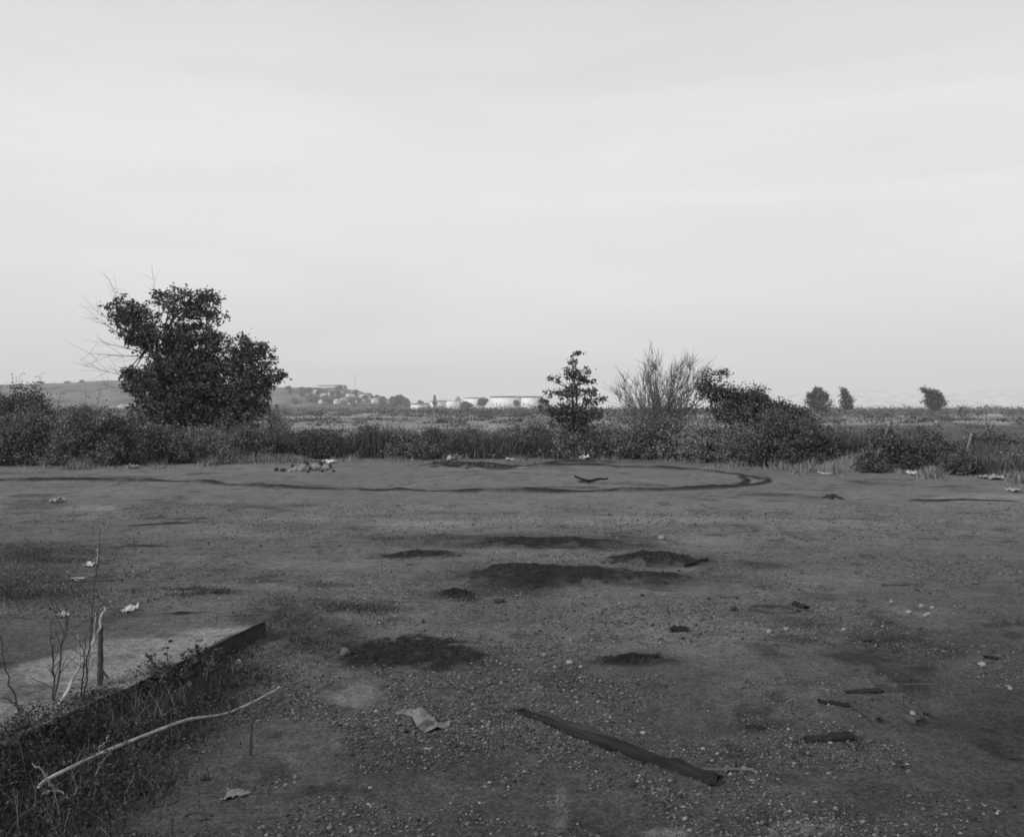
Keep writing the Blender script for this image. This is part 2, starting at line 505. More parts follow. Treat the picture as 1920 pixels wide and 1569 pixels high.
tree('tree', 'smaller round-topped tree leaning right against the largest tree', 'tree', 450, 860, 29.2,
     [(462, 640, 22, 14, .35), (468, 655, 34, 28, .5), (488, 670, 26, 26, .7), (440, 680, 36, 32, 1), (480, 710, 42, 30, 1.1), (515, 708, 20, 11, .9), (445, 740, 48, 45, 1.1), (470, 765, 36, 32, 1), (440, 800, 45, 40, 1)],
     .11, 240, 2, r0=.12, stems=6, sub=.11, per=26, var=.4)
tree('tree', 'small upright tree with open tiered branches in the middle of the brush', 'tree', 1072, 858, 28.5,
     [(1084, 662, 7, 6, 1), (1074, 676, 14, 9, .7), (1060, 692, 20, 8, .6), (1098, 695, 18, 12, .6), (1044, 712, 22, 7, .7), (1075, 708, 24, 14, .8), (1105, 714, 20, 10, .9), (1078, 735, 36, 13, 1.1), (1045, 740, 24, 9, .9), (1112, 734, 16, 7, .8),
      (1112, 752, 26, 9, .9), (1022, 752, 14, 6, .9), (1040, 768, 36, 12, 1.0), (1074, 770, 46, 20, 1.1), (1128, 752, 12, 7, .8), (1120, 775, 26, 12, .8), (1092, 790, 40, 20, .8), (1070, 790, 40, 18, .6), (1078, 720, 12, 40, 1)],
     .095, 210, 3, r0=.075, stems=12, sub=.075, per=15, zfork=.45, var=.45)
tree('tree', 'dark leaning tree with spiky top beside the bare willow', 'tree', 1345, 862, 28.0,
     [(1325, 706, 16, 14, .7), (1335, 730, 26, 22, 1.1), (1352, 700, 12, 7, .4), (1365, 742, 34, 22, 1.2), (1310, 735, 12, 16, .5), (1400, 748, 32, 22, 1.2), (1380, 775, 60, 26, 1.2), (1420, 735, 16, 12, 1)],
     .085, 250, 4, r0=.09, stems=8, sub=.13)
tree('tree', 'dark pointed bush-like tree at the right end of the tall brush', 'tree', 1430, 868, 27.5,
     [(1418, 738, 12, 14, 1.1), (1432, 752, 24, 14, 1.3), (1460, 765, 34, 18, 1.2), (1430, 785, 46, 24, 1.2), (1500, 782, 34, 16, 1)],
     .085, 250, 5, r0=.07, stems=6, sub=.12)
# lone trees far out on the flat
for (px, w_, y0, y1, lab, sd_, sh) in (
        (1533, 24, 724, 764, 'left one of the lone far trees, round crown above the pale flats', 6, 0),
        (1586, 14, 724, 762, 'narrow pointed lone tree, smallest of the far trees on the flats', 7, 1),
        (1750, 24, 727, 768, 'windswept lone tree leaning left far out on the right', 8, 2)):
    h_ = y1 - y0
    if sh == 0: bl = [(px - 2, y0 + 7, 7, 6), (px + 2, y0 + 16, 14, 9), (px - 14, y0 + 18, 8, 7), (px + 5, y0 + 27, 19, 9), (px - 6, y0 + 30, 17, 10), (px + 2, y0 + 40, 18, 8), (px + 12, y0 + 20, 9, 8)]
    elif sh == 1: bl = [(px - 6, y0 + 5, 3, 6), (px - 3, y0 + 13, 6, 7), (px, y0 + 20, 9, 7), (px + 2, y0 + 28, 12, 7), (px + 2, y0 + 37, 12, 7)]
    else: bl = [(px - 20, y0 + 3, 6, 2.5), (px - 12, y0 + 7, 8, 4), (px - 2, y0 + 9, 10, 6), (px + 5, y0 + 16, 14, 8), (px - 6, y0 + 18, 12, 8), (px + 10, y0 + 26, 14, 9), (px - 2, y0 + 29, 16, 9), (px + 4, y0 + 38, 13, 7)]
    tree('tree', lab, 'tree', px, 777, 235, bl, .5, 40, sd_, r0=.25, stems=5, sub=.4, per=11, lump=.5, lm=M_LEAF, group='lone trees far out on the flats')


# bare willow ------------------------------------------------------
def willow():
    rng = np.random.default_rng(20)
    Y = 28.3
    b = W(1230, 866, Y); b.z = 0
    t = thing('bare_tree', b, 'leafless willow clump with many pale thin upright branches', 'bare tree')
    k = Y / F
    tops = []
    for i in range(100):
        u = rng.uniform(0, 1)
        x = 1145 + 180 * u
        env = np.interp(x, [1140, 1160, 1185, 1205, 1230, 1260, 1300, 1325], [690, 680, 740, 652, 664, 695, 652, 700])
        tops.append((x + rng.normal(0, 4), env + abs(rng.normal(0, 28))))
    P = []
    for (tx, ty) in tops:
        s = np.array([b.x + (tx - 1230) * k * .28 + rng.normal(0, .1), Y + rng.normal(0, .35), .05])
        e = np.array(W(tx, ty, Y)); e[1] = Y + rng.normal(0, .8)
        n = 9
        tt = np.linspace(0, 1, n)
        c1 = s + (e - s) * np.array([.15, .3, .5])
        pts = ((1 - tt) ** 2)[:, None] * s + (2 * tt * (1 - tt))[:, None] * c1 + (tt ** 2)[:, None] * e
        pts += np.cumsum(rng.normal(0, .045, (n, 3)), axis=0)
        pts[:, 0] += .16 * np.sin(tt * 4.5 + rng.uniform(0, 6)) * tt
        r = rng.uniform(.010, .022)
        P.append((pts, np.linspace(r, .004, n)))
        for _ in range(14):
            i = rng.integers(3, n - 1); q = pts[i]
            d = (e - s) / np.linalg.norm(e - s) + rng.normal(0, .42, 3); d /= np.linalg.norm(d)
            ln = rng.uniform(.2, .7)
            qq = wob(q, q + d * ln, 5, .03, rng)
            P.append((qq, np.linspace(.008, .003, 5)))
    v, f = tube(P, 4)
    link('branches', mesh_np('branches', local(t, v), f), M_TWIG, t)
    # a few old leaves left low in it
    C_, Q = blob_points([(b.x + .1, Y - .6, .9, 1.6, .8, .9), (b.x + 1.1, Y - .2, 1.7, .7, .6, .8, .6), (b.x - .9, Y - .5, .8, .8, .6, .7)], 120, rng, sub=.14, per=16)
    link('foliage', foliage_mesh('foliage', local(t, Q), .07, rng, zmin=.05), M_LEAFM, t)


willow()


# ------------------------------------------------------------------ shrubs of the brush line
def shrub(px, py, hw, top, mt, seed, label, group='shrubs of the brush line behind the lot', size=.068, dens=270, twigs=18, lean=0.0, dY=0.0, var=.33, name='shrub'):
    rng = np.random.default_rng(seed + 100)
    p = G(px, py); Y = p.y + dY; k = Y / F
    x = (px - CX) * k
    zt = H0 - (top - HY) * k
    base = Vector((x, Y, zg1(x, Y) - .02))
    t = thing(name, base, label, 'shrub', group)
    R = hw * k
    blobs = []
    nb = 7
    for i in range(nb):
        a = rng.uniform(-1, 1); hh = rng.uniform(.35, 1.0) * (1 - .35 * abs(a))
        zc = zt * hh * .62
        blobs.append((x + a * R * .75 + lean * zc, Y + rng.uniform(-.5, .5) * R * .7, zc, R * rng.uniform(.35, .6), R * rng.uniform(.35, .6), zt * rng.uniform(.25, .38)))
    blobs.append((x + lean * zt * .7, Y, zt * .45, R * .8, R * .6, zt * .42))
    blobs.append((x + rng.uniform(-.3, .3) * R + lean * zt, Y, zt * .74, R * .4, R * .4, zt * .24))
    blobs.append((x, Y - R * .1, zt * .16, R * .95, R * .65, zt * .18))
    C_, P_ = blob_points(blobs, dens, rng, sub=.11, per=20, lump=.38)
    P = []; SP = []
    top_i = C_[rng.choice(len(C_), min(len(C_), twigs + 12), replace=False)]
    for c in top_i:
        s = np.array([x + rng.normal(0, .15) * R, Y + rng.normal(0, .15) * R, .0])
        e = c + (c - s) * rng.uniform(.0, .28)
        if rng.uniform() < .4: e = e + np.array([rng.normal(0, .12), rng.normal(0, .1), rng.uniform(.05, .32) * zt])
        q = wob(s, e, 8, .03, rng)
        P.append((q, np.linspace(.014, .004, 8)))
        for j in range(4, 8):
            SP.append(q[j] + rng.normal(0, .06, (rng.integers(2, 9), 3)))
    P_ = np.concatenate([P_] + SP)
    link('foliage', foliage_mesh('foliage', local(t, P_), size, rng, zmin=.01, var=var), mt, t)
    v, f = tube(P, 4)
    link('stems', mesh_np('stems', local(t, v), f), M_TWIG, t)
    return t


SH = [
    (15, 868, 80, 720, M_LEAF, 'tall dark shrub at the far left end of the brush', 1.2),
    (40, 868, 60, 724, M_LEAF, 'dark flat-topped shrub between the two dark ones at far left', 1.6),
    (-40, 868, 60, 728, M_LEAF, 'dark shrub cut by the left edge, behind the grey-green one', 1.5),
    (78, 868, 45, 716, M_LEAF, 'dark shrub with a flat top beside the far left shrub, against the hill', 1.4),
    (-60, 874, 80, 748, M_LEAFM, 'shrub cut by the left edge of the picture', 0),
    (50, 874, 80, 754, M_LEAFM, 'grey-green shrub in front of the tall dark one at far left', 0),
    (150, 876, 75, 750, M_LEAFM, 'broad grey-green shrub below the hill on the left', 0),
    (225, 874, 60, 762, M_LEAF, 'dark shrub at the left foot of the largest tree', 0),
    (310, 870, 72, 785, M_LEAFM, 'leafy shrub in front of the trunk of the largest tree', 0),
    (385, 868, 62, 795, M_LEAFG, 'pale-leaved shrub in front of the largest tree, right of its trunk', 0),
    (450, 865, 55, 790, M_LEAFM, 'shrub below the smaller round-topped tree', 0),
    (512, 862, 44, 762, M_LEAFG, 'pale feathery shrub just right of the tree pair', .8),
    (560, 861, 60, 800, M_LEAF, 'low dark shrub behind the rubble pile', 0),
    (630, 860, 60, 803, M_LEAF, 'low dark shrub just right of the rubble pile', 0),
    (700, 860, 55, 790, M_LEAF, 'slightly taller dark shrub in line with the hillside houses', 0),
    (765, 862, 50, 806, M_LEAFM, 'low rounded shrub with weedy foot left of centre', 0),
    (825, 860, 55, 797, M_LEAF, 'low dark shrub below the pointed far conifer', 0),
    (890, 860, 50, 803, M_LEAFM, 'low shrub in line with the left end of the long white building', 0),
    (950, 860, 55, 790, M_LEAFG, 'greyish shrub below the right end of the long white building', 0),
    (1010, 861, 50, 780, M_LEAFM, 'shrub at the left foot of the small upright tree', 0),
    (1075, 861, 55, 785, M_LEAFG, 'twiggy grey shrub in front of the small upright tree', 0),
    (1140, 861, 50, 795, M_LEAFM, 'shrub between the small upright tree and the willow', 0),
    (1200, 863, 55, 800, M_LEAFM, 'shrub at the left foot of the bare willow', 0),
    (1262, 864, 55, 778, M_LEAFG, 'grey shrub at the right foot of the bare willow', 0),
    (1325, 868, 55, 775, M_LEAFG, 'speckled shrub below the dark leaning tree', 0),
    (1390, 874, 60, 790, M_LEAFM, 'shrub in front of the dark pointed tree', 0),
    (1455, 878, 60, 764, M_LEAF, 'dense shrub to the right of the dark pointed tree', 0),
    (1515, 880, 60, 764, M_LEAF, 'last tall shrub before the brush drops on the right', 0),
    (1572, 876, 48, 800, M_LEAF, 'low shrub left of the pale spoil bank', 0),
    (1640, 868, 45, 802, M_LEAF, 'low shrub behind the pale spoil bank', .8),
    (1705, 886, 62, 792, M_LEAF, 'windswept dark shrub right of the pale spoil bank', 0),
    (1765, 884, 55, 796, M_LEAF, 'dark shrub joined to the right of the windswept one', 0),
    (1830, 880, 48, 806, M_LEAF, 'low shrub beside the pale leaning post on the right', .5),
    (1880, 878, 50, 806, M_LEAF, 'low dark shrub near the right edge', .8),
    (1632, 889, 26, 838, M_LEAF, 'small low shrub hiding the foot of the pale leaning post', 0),
    (1798, 893, 30, 842, M_LEAF, 'small low shrub hiding the foot of the pale leaning stake', 0),
    (1855, 880, 40, 800, M_LEAFM, 'thin shrub between the pale leaning stake and the right edge', 1.4),
    (1925, 892, 45, 835, M_LEAFM, 'small shrub cut by the right edge', 0),
    (1990, 895, 70, 820, M_LEAFM, 'shrub mostly beyond the right edge', 0),
]
for i, (px, py, hw, top, mt, lab, dY) in enumerate(SH):
    shrub(px, py, hw, top, mt, i, lab, dY=dY + .6, lean=-.35 if 1690 < px < 1780 else (.0), twigs=44 if mt is M_LEAFG else 26)


# ------------------------------------------------------------------ weeds and grass
def blades(n, posfn, hfn, seed, width=.006, bend=.35, seg=3):
    rng = np.random.default_rng(seed)
    x, y, k = posfn(rng, n)
    z = zg(x, y)
    h = hfn(x, y, rng, len(x))
    d = rng.uniform(0, 2 * math.pi, len(x)); b = rng.normal(0, bend, len(x)) * h
    wdir = rng.uniform(0, 2 * math.pi, len(x))
    w_ = width * rng.uniform(.6, 1.5, len(x)) * k
    V, Fq = [], []
    lev = []
    for s in range(seg + 1):
        t = s / seg
        cx = x + np.cos(d) * b * t * t; cy = y + np.sin(d) * b * t * t; cz = z + h * t * (1 - .25 * np.abs(b) / (h + 1e-6) * t)
        ww = w_ * (1 - .8 * t)
        lev.append((np.stack([cx - np.cos(wdir) * ww, cy - np.sin(wdir) * ww, cz], -1), np.stack([cx + np.cos(wdir) * ww, cy + np.sin(wdir) * ww, cz], -1)))
    A = np.stack([q for pr in lev for q in pr], 1)         # n, 2(seg+1), 3
    m = 2 * (seg + 1)
    base = np.arange(len(x))[:, None] * m
    for s in range(seg):
        Fq.append(base + np.array([[2 * s, 2 * s + 1, 2 * s + 3, 2 * s + 2]]))
    f = np.concatenate(Fq)
    tone = np.tile(np.clip(rng.normal(1, .35, len(x)), .35, 2.2), seg)
    return A.reshape(-1, 3), f, tone


def stuff(name, v, f, tone, m, label=None):
    o = link(name, mesh_np(name, v, f, tone=tone), m)
    tag(o, kind='stuff')
    if label: o['label'] = label
    return o


# dry weeds along the foot of the brush
def pos_foot(rng, n):
    px = rng.uniform(-150, 2050, n)
    py = np.interp(px, [-150, 0, 300, 480, 560, 1000, 1250, 1400, 1500, 1600, 1700, 1920, 2050], [878, 876, 872, 864, 861, 860, 862, 872, 884, 884, 888, 905, 910])
    py = py + rng.normal(-1, 3.5, n) + 4 * vnoise(px * .03, px * 0, s=5)
    dens = vnoise(px * .02, py * .15, s=9)
    keep = dens > rng.uniform(-.3, .8, n)
    px, py = px[keep], py[keep]
    y = H0 * F / (py - HY); x = (px - CX) / F * y
    return x, y, np.ones(len(x)) * 1.8


v, f, t = blades(60000, pos_foot, lambda x, y, r, n: r.uniform(.03, .22, n) * (1 + .9 * vnoise(x * 1.9, y * .9, s=3)), 31, width=.005, bend=.7)
stuff('dry_grass', v, f, t, M_DRY, 'dry pale grass growing along the foot of the brush')


def pos_under(rng, n):
    px = rng.uniform(-150, 2050, n)
    y0 = np.interp(px, [-150, 0, 300, 560, 1250, 1500, 1700, 1920, 2050], [24.5, 25, 26, 28.6, 28.2, 24.2, 23.3, 20.8, 20.3])
    y = y0 - .15 + rng.uniform(0, 1, n) ** 1.3 * np.interp(px, [0, 1500, 1650, 2050], [4.5, 3.5, 2.6, 2.6])
    return (px - CX) / F * y, y, np.ones(n) * 2.2


v, f, t = blades(110000, pos_under, lambda x, y, r, n: r.uniform(.2, .9, n) * (1 + .5 * vnoise(x * .7, y * .7, s=4)) * np.where(x / y > .34, .5, 1), 32, width=.0055, bend=.4)
stuff('undergrowth', v, f, t * 1.0, mat('undergrowth', .11, GREEN, 4, .3, attr=True), 'tangled dark undergrowth between the shrubs')


# scrub on the flats beyond the brush
def scrub():
    rng = np.random.default_rng(33)
    V, Fq, T, off = [], [], [], 0
    for (ya, yb, n, sz, h, lo) in ((46, 90, 260, .16, .55, -.1), (90, 140, 300, .25, .8, -.05), (150, 260, 500, .4, 1.3, -.1), (260, 520, 800, .8, 2.6, -.2), (520, 700, 500, 1.2, 3.6, -.3)):
        y = rng.uniform(ya, yb, n * 3); x = rng.uniform(-.8, .8, n * 3) * y
        keep = (vnoise(x / (yb * .12), y / (yb * .05), s=14) > lo); x, y = x[keep][:n], y[keep][:n]
        # leave open pasture strips
        m = len(x)
        R = rng.uniform(.8, 2.2, m) * h
        per = 60
        c = np.stack([np.repeat(x, per), np.repeat(y, per), np.repeat(zg(x, y), per)], -1)
        q = rng.normal(0, .45, (m * per, 3)); RR = np.repeat(R, per)
        hh = np.repeat(rng.uniform(.35, 1.0, m) * h, per)
        c[:, 0] += q[:, 0] * RR; c[:, 1] += q[:, 1] * RR; c[:, 2] += np.abs(q[:, 2]) * hh
        v, f = leaf_quads(c, sz, rng)
        V.append(v); Fq.append(f + off); off += len(v)
        T.append(np.repeat(rng.uniform(.45, 1.7, m), per) * rng.uniform(.7, 1.3, m * per))
    stuff('scrub', np.concatenate(V), np.concatenate(Fq), np.concatenate(T), mat('scrub', .10, NEUT, .3, .3, attr=True), 'low grey scrub spread over the flats beyond the brush')


scrub()


# dark weeds in the angle below the slab's edge and in the lower left corner
def pos_slab(rng, n):
    t = rng.uniform(-.2, 4.6, n)                     # along the edge from its far corner
    wd = .10 + .16 * t
    s = rng.normal(0, 1, n) * wd * .55 - wd * .30    # mostly to the right of it
    s = np.where(s > .025 + .035 * t, -s, s)
    x = EA[0] + ED[0] * t + EN[0] * s; y = EA[1] + ED[1] * t + EN[1] * s
    keep = (vnoise(x * 4, y * 4, s=8) > rng.uniform(-1.1, .5, n)) & (y > 1.6) & (t + rng.normal(0, .3, n) > 1.0)
    return x[keep], y[keep], np.ones(keep.sum())


v, f, t = blades(45000, pos_slab, lambda x, y, r, n: r.uniform(.02, .11, n) * np.clip((6.6 - y) * .5, .3, 1.3), 34, width=.0024, bend=.9)
_rg = np.random.default_rng(36)
_x, _y, _ = pos_slab(_rg, 105000)
_s = edge_s(_x, _y)
_h = (.07 + .05 * vnoise(_x * 5, _y * 5, s=18) + .11 * np.exp(-((_s + .05) / .10) ** 2) * (_s < 0) * (1 + .5 * vnoise(_x * 7, _y * 7, s=19))) * np.clip((6.4 - _y) * .55, .25, 1.5) * _rg.uniform(0, 1, len(_x)) ** .7
_v, _f = leaf_quads(np.stack([_x, _y, zg(_x, _y) + _h], -1), .016, _rg)
v, f, t = np.concatenate([v, _v]), np.concatenate([f, _f + len(v)]), np.concatenate([t, np.clip(_rg.normal(1, .4, len(_f)), .4, 2.4)])
stuff('weeds', v, f, t, M_WEED, 'dark matted weeds along the edge of the concrete slab')
v, f, t = blades(3200, pos_slab, lambda x, y, r, n: r.uniform(.04, .20, n) * np.clip((6.6 - y) * .5, .3, 1.2), 37, width=.0016, bend=.8)
stuff('dry_stalks', v, f, t, mat('dry_stalk', .17, NEUT, 6, .3, attr=True), 'thin dry stalks tangled in the weeds along the slab')


def pos_patch(rng, n):
    c = [(30, 1120, 120, 32), (560, 1190, 100, 40), (100, 1040, 110, 15), (640, 1140, 80, 10), (350, 1130, 60, 8), (430, 1280, 110, 30), (250, 1480, 120, 20)]
    k = rng.integers(0, len(c), n); c = np.array(c, float)[k]
    px = c[:, 0] + rng.normal(0, .6, n) * c[:, 2]; py = c[:, 1] + rng.normal(0, .6, n) * c[:, 3]
    y = H0 * F / (py - HY); x = (px - CX) / F * y
    keep = vnoise(x * 3, y * 3, s=12) > rng.uniform(-.8, .6, n)
    s = edge_s(x, y)
    keep &= ~((s > 0) & (y < 6.2))
    return x[keep], y[keep], np.ones(keep.sum())


v, f, t = blades(34000, pos_patch, lambda x, y, r, n: r.uniform(.008, .035, n), 35, width=.004, bend=1.0)
stuff('ground_cover', v, f, t, mat('ground_cover', .075, GREEN, 6, .3, attr=True), 'thin low ground cover creeping over the gravel')


# ------------------------------------------------------------------ gravel
def gravel():
    rng = np.random.default_rng(40)
    # unit stone: squashed octahedron with jitter -> triangles
    O = np.array([[1, 0, 0], [0, 1, 0], [-1, 0, 0], [0, -1, 0], [0, 0, 1], [0, 0, -1]], float)
    T = np.array([[0, 1, 4], [1, 2, 4], [2, 3, 4], [3, 0, 4], [1, 0, 5], [2, 1, 5], [3, 2, 5], [0, 3, 5]])
    n = 420000
    y = 2.6 * np.exp(rng.uniform(0, 1, n) * math.log(15 / 2.6)); x = rng.uniform(-.72, .72, n) * y
    px, py = px_of(x, y)
    d = .15 + fbm(x * .9, y * .9, oct=4, s=44) + .5 * fbm(x * 5, y * 5, oct=2, s=45)
    d = d + .35 * ell(px, py, 850, 1300, 330, 90) + .35 * ell(px, py, 1550, 1380, 320, 70) + .2 * ell(px, py, 900, 1140, 300, 30)
    for e in ((300, 1490, 170, 60), (520, 1400, 130, 45), (660, 1300, 60, 32), (1280, 1240, 200, 25), (1500, 1240, 200, 30), (1850, 1400, 130, 90)):
        d = d - .9 * ell(px, py, *e)
    s = edge_s(x, y)
    keep = (d > rng.uniform(-.25, .6, n)) & ~((s > -.02) & (y < 6.3))
    x, y = x[keep], y[keep]; m = len(x)
    size = np.clip(rng.lognormal(math.log(.0042), .48, m), .0024, .016) * (1 + .03 * np.maximum(y - 4, 0))
    v = O[None] * (1 + rng.normal(0, .22, (m, 6, 3)) * (O[None] != 0)) + rng.normal(0, .15, (m, 6, 3))
    v[:, :, 2] *= rng.uniform(.4, .8, m)[:, None]
    a = rng.uniform(0, 2 * math.pi, m); ca, sa = np.cos(a)[:, None], np.sin(a)[:, None]
    vx, vy = v[:, :, 0] * ca - v[:, :, 1] * sa, v[:, :, 0] * sa + v[:, :, 1] * ca
    v[:, :, 0], v[:, :, 1] = vx, vy
    v *= size[:, None, None]
    v += np.stack([x, y, zg(x, y) + size * .18], -1)[:, None, :]
    f = (np.arange(m)[:, None, None] * 6 + T[None]).reshape(-1, 3)
    tone = np.clip(rng.lognormal(-.12, .55, m), .25, 2.4) * np.where(rng.uniform(0, 1, m) > .993, 1.8, 1)
    mt = mat('stone', .10, NEUT, 40, .25, attr=True)
    stuff('gravel', v.reshape(-1, 3), f, np.repeat(tone, 8), mt, 'loose gravel scattered over the near ground')


gravel()


# ------------------------------------------------------------------ concrete slab with its edge
M_CONC = mat('concrete', .20, COOL, 5, .35, bump=.004, bscale=50, rough=.95)
M_CONCS = mat('concrete_edge_shade', .045, GREEN, 6, .35, bump=.006, bscale=30)  # shade on the edge face painted in, far darker than the slab top


def slab():
    A = EA; B = EA + ED * 5.2
    base = Vector((A[0], A[1], 0))
    t = thing('concrete_slab', base, 'weathered pale concrete slab with a dark broken edge, lower left', 'concrete slab')
    rng = np.random.default_rng(50)
    n, mm = 200, 170
    tt = np.linspace(0, 5.2, n); ss = np.linspace(0, 1, mm)
    V = []
    wd = 2.6
    for i, a in enumerate(tt):
        ew = .035 * fbm(np.array([a * 3.]), np.array([0.]), oct=5, s=52, rough=.65)[0]
        w0 = .35 + wd * min(1, a / 1.1) ** .7
        for s in ss:
            p = A + ED * a + EN * (ew + s * w0)
            V.append((p[0], p[1], 0))
    V = np.array(V)
    V[:, 2] = .12 + .004 * fbm(V[:, 0] * 3, V[:, 1] * 3, s=53) - .05 * sstep(.45, .9, np.tile(ss, n) + .25 * fbm(V[:, 0] * 2, V[:, 1] * 2, s=54))
    idx = np.arange(n * mm).reshape(n, mm)
    f = np.stack([idx[:-1, :-1], idx[:-1, 1:], idx[1:, 1:], idx[1:, :-1]], -1).reshape(-1, 4)
    px, py = px_of(V[:, 0], V[:, 1]); py = HY + (H0 - .12) * F / V[:, 1]
    lim = np.interp(px, [-400, 0, 100, 190, 300, 400, 520], [1290, 1262, 1242, 1196, 1182, 1172, 1166])
    vis = sstep(-9, 12, py - lim + 22 * fbm(V[:, 0] * 2.2, V[:, 1] * 4, oct=5, s=56))
    stn = .25 * (1 + .18 * fbm(V[:, 0] * 3, V[:, 1] * 9, oct=4, s=57)) * (1 - .35 * sstep(.1, .5, fbm(V[:, 0] * 2, V[:, 1] * 5, oct=4, s=58)))
    crk = np.minimum(np.abs(fbm(V[:, 0] * .9 + 7, V[:, 1] * 1.3, oct=4, s=59)), np.abs(fbm(V[:, 0] * 1.1 + 2, V[:, 1] * .8 + 9, oct=4, s=60)) + .01)
    stn = stn * (1 - .45 * (1 - sstep(0, .02, crk))) * (1 - .30 * sstep(.12, .4, fbm(V[:, 0] * 7, V[:, 1] * 9, oct=4, s=66, rough=.7)))
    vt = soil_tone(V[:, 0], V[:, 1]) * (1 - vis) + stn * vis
    link('top', mesh_np('top', local(t, V), f, smooth=True, vtone=vt), M_SOIL, t)
    # vertical edge face, a thin rough wall
    E = []
    lv = np.linspace(0, 1, 9)
    for i, a in enumerate(np.linspace(0, 5.2, 260)):
        ew = .035 * fbm(np.array([a * 3.]), np.array([0.]), oct=5, s=52, rough=.65)[0]
        for l_ in lv:
            q = .006 * vnoise(np.array([a * 14]), np.array([l_ * 5.]), s=55)[0]
            p = A + ED * a + EN * (ew - .004 + q)
            E.append((p[0], p[1], .122 - l_ * .20))
    for_ = np.arange(260 * 9).reshape(260, 9)
    f = np.stack([for_[:-1, :-1], for_[1:, :-1], for_[1:, 1:], for_[:-1, 1:]], -1).reshape(-1, 4)
    E = np.array(E)
    # give it thickness: a second skin behind and a cap at the far end
    E2 = E + np.array([EN[0], EN[1], 0]) * .05
    E2[:, 2] -= .004
    nE = len(E)
    top = np.stack([for_[:-1, 0], for_[1:, 0], for_[1:, 0] + nE, for_[:-1, 0] + nE], -1)
    cap = np.stack([for_[0, :-1], for_[0, 1:], for_[0, 1:] + nE, for_[0, :-1] + nE], -1)
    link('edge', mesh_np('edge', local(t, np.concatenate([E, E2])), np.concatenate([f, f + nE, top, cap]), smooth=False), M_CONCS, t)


slab()


# ------------------------------------------------------------------ dark soil heaps and the long ridge
M_DAMP = mat('damp_soil', .05, GREEN, 14, .35, bump=.012, bscale=40)


def mound(px, py, wpx, hgt, depth, seed, label, asym=0.0):
    c = GP(px, py)
    rx = wpx / 2 * c.y / F
    t = np.random.default_rng(seed)
    n = 120
    g = np.linspace(-1.15, 1.15, n)
    X, Y = np.meshgrid(g, g)
    ox, oy = t.uniform(0, 50, 2)
    r = np.sqrt(X ** 2 + Y ** 2) + .30 * fbm(X * 2.2 + ox, Y * 1.6 + oy, oct=4, s=seed)
    prof = 1 - sstep(.15, .95, r)
    Z = hgt * prof * (1 + .45 * fbm(X * 3 + ox, Y * 3 + oy, oct=4, s=seed + 1) + asym * X)
    wx, wy = c.x + X * rx, c.y + Y * depth
    Z = Z + .035 * prof * fbm(X * 14, Y * 10, oct=4, s=seed + 2, rough=.65)
    Zs = zg(wx, wy) - .012 + .016 * (1 - sstep(.7, 1.05, r + .25 * fbm(X * 9 + ox, Y * 9, oct=2, s=seed + 5))) + Z
    v = np.stack([wx - c.x, wy - c.y, Zs - c.z], -1).reshape(-1, 3)
    idx = np.arange(n * n).reshape(n, n)
    f = np.stack([idx[:-1, :-1], idx[:-1, 1:], idx[1:, 1:], idx[1:, :-1]], -1).reshape(-1, 4)
    a_ = 1 - sstep(.50, .72, r + .55 * fbm(X * 6 + ox, Y * 3 + oy, oct=5, s=seed + 4, rough=.7) - .05)
    a_ = a_ * (1 - .5 * sstep(.1, .5, fbm(X * 22 + ox, Y * 14, oct=3, s=seed + 7)))
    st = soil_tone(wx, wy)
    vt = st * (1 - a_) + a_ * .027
    o = link('soil_heap', mesh_np('soil_heap', v, f, smooth=True, vtone=vt.ravel()), M_SOIL, loc=c)
    tag(o, label, 'soil heap', 'low heaps of dark soil on the lot')


mound(1020, 1019, 400, .055, .52, 61, 'farthest and widest of the dark soil heaps in the middle of the lot')
mound(785, 1040, 200, .03, .30, 62, 'thin flat dark soil patch, leftmost of the middle heaps')
mound(1035, 1082, 440, .10, .66, 63, 'tallest dark soil heap, in the middle of the lot')
mound(1222, 1053, 260, .085, .42, 64, 'dark soil heap with a pointed right end, right of the tallest heap')
mound(1200, 1082, 260, .03, .40, 68, 'thin spill of dark soil between the tallest heap and the pointed one')
mound(853, 1115, 85, .03, .20, 65, 'small dark soil patch just below the left end of the tallest heap')
mound(775, 1224, 380, .012, .55, 66, 'broad dark soil patch in the gravel beyond the crumpled white scrap')
mound(1180, 1236, 150, .006, .15, 67, 'thin dark soil streak right of the broad gravel patch')
mound(870, 875, 260, .13, 1.2, 69, 'low dark hump against the brush, left of centre')
mound(1560, 937, 62, .07, .35, 70, 'small dark hump alone on the pale ground at right')


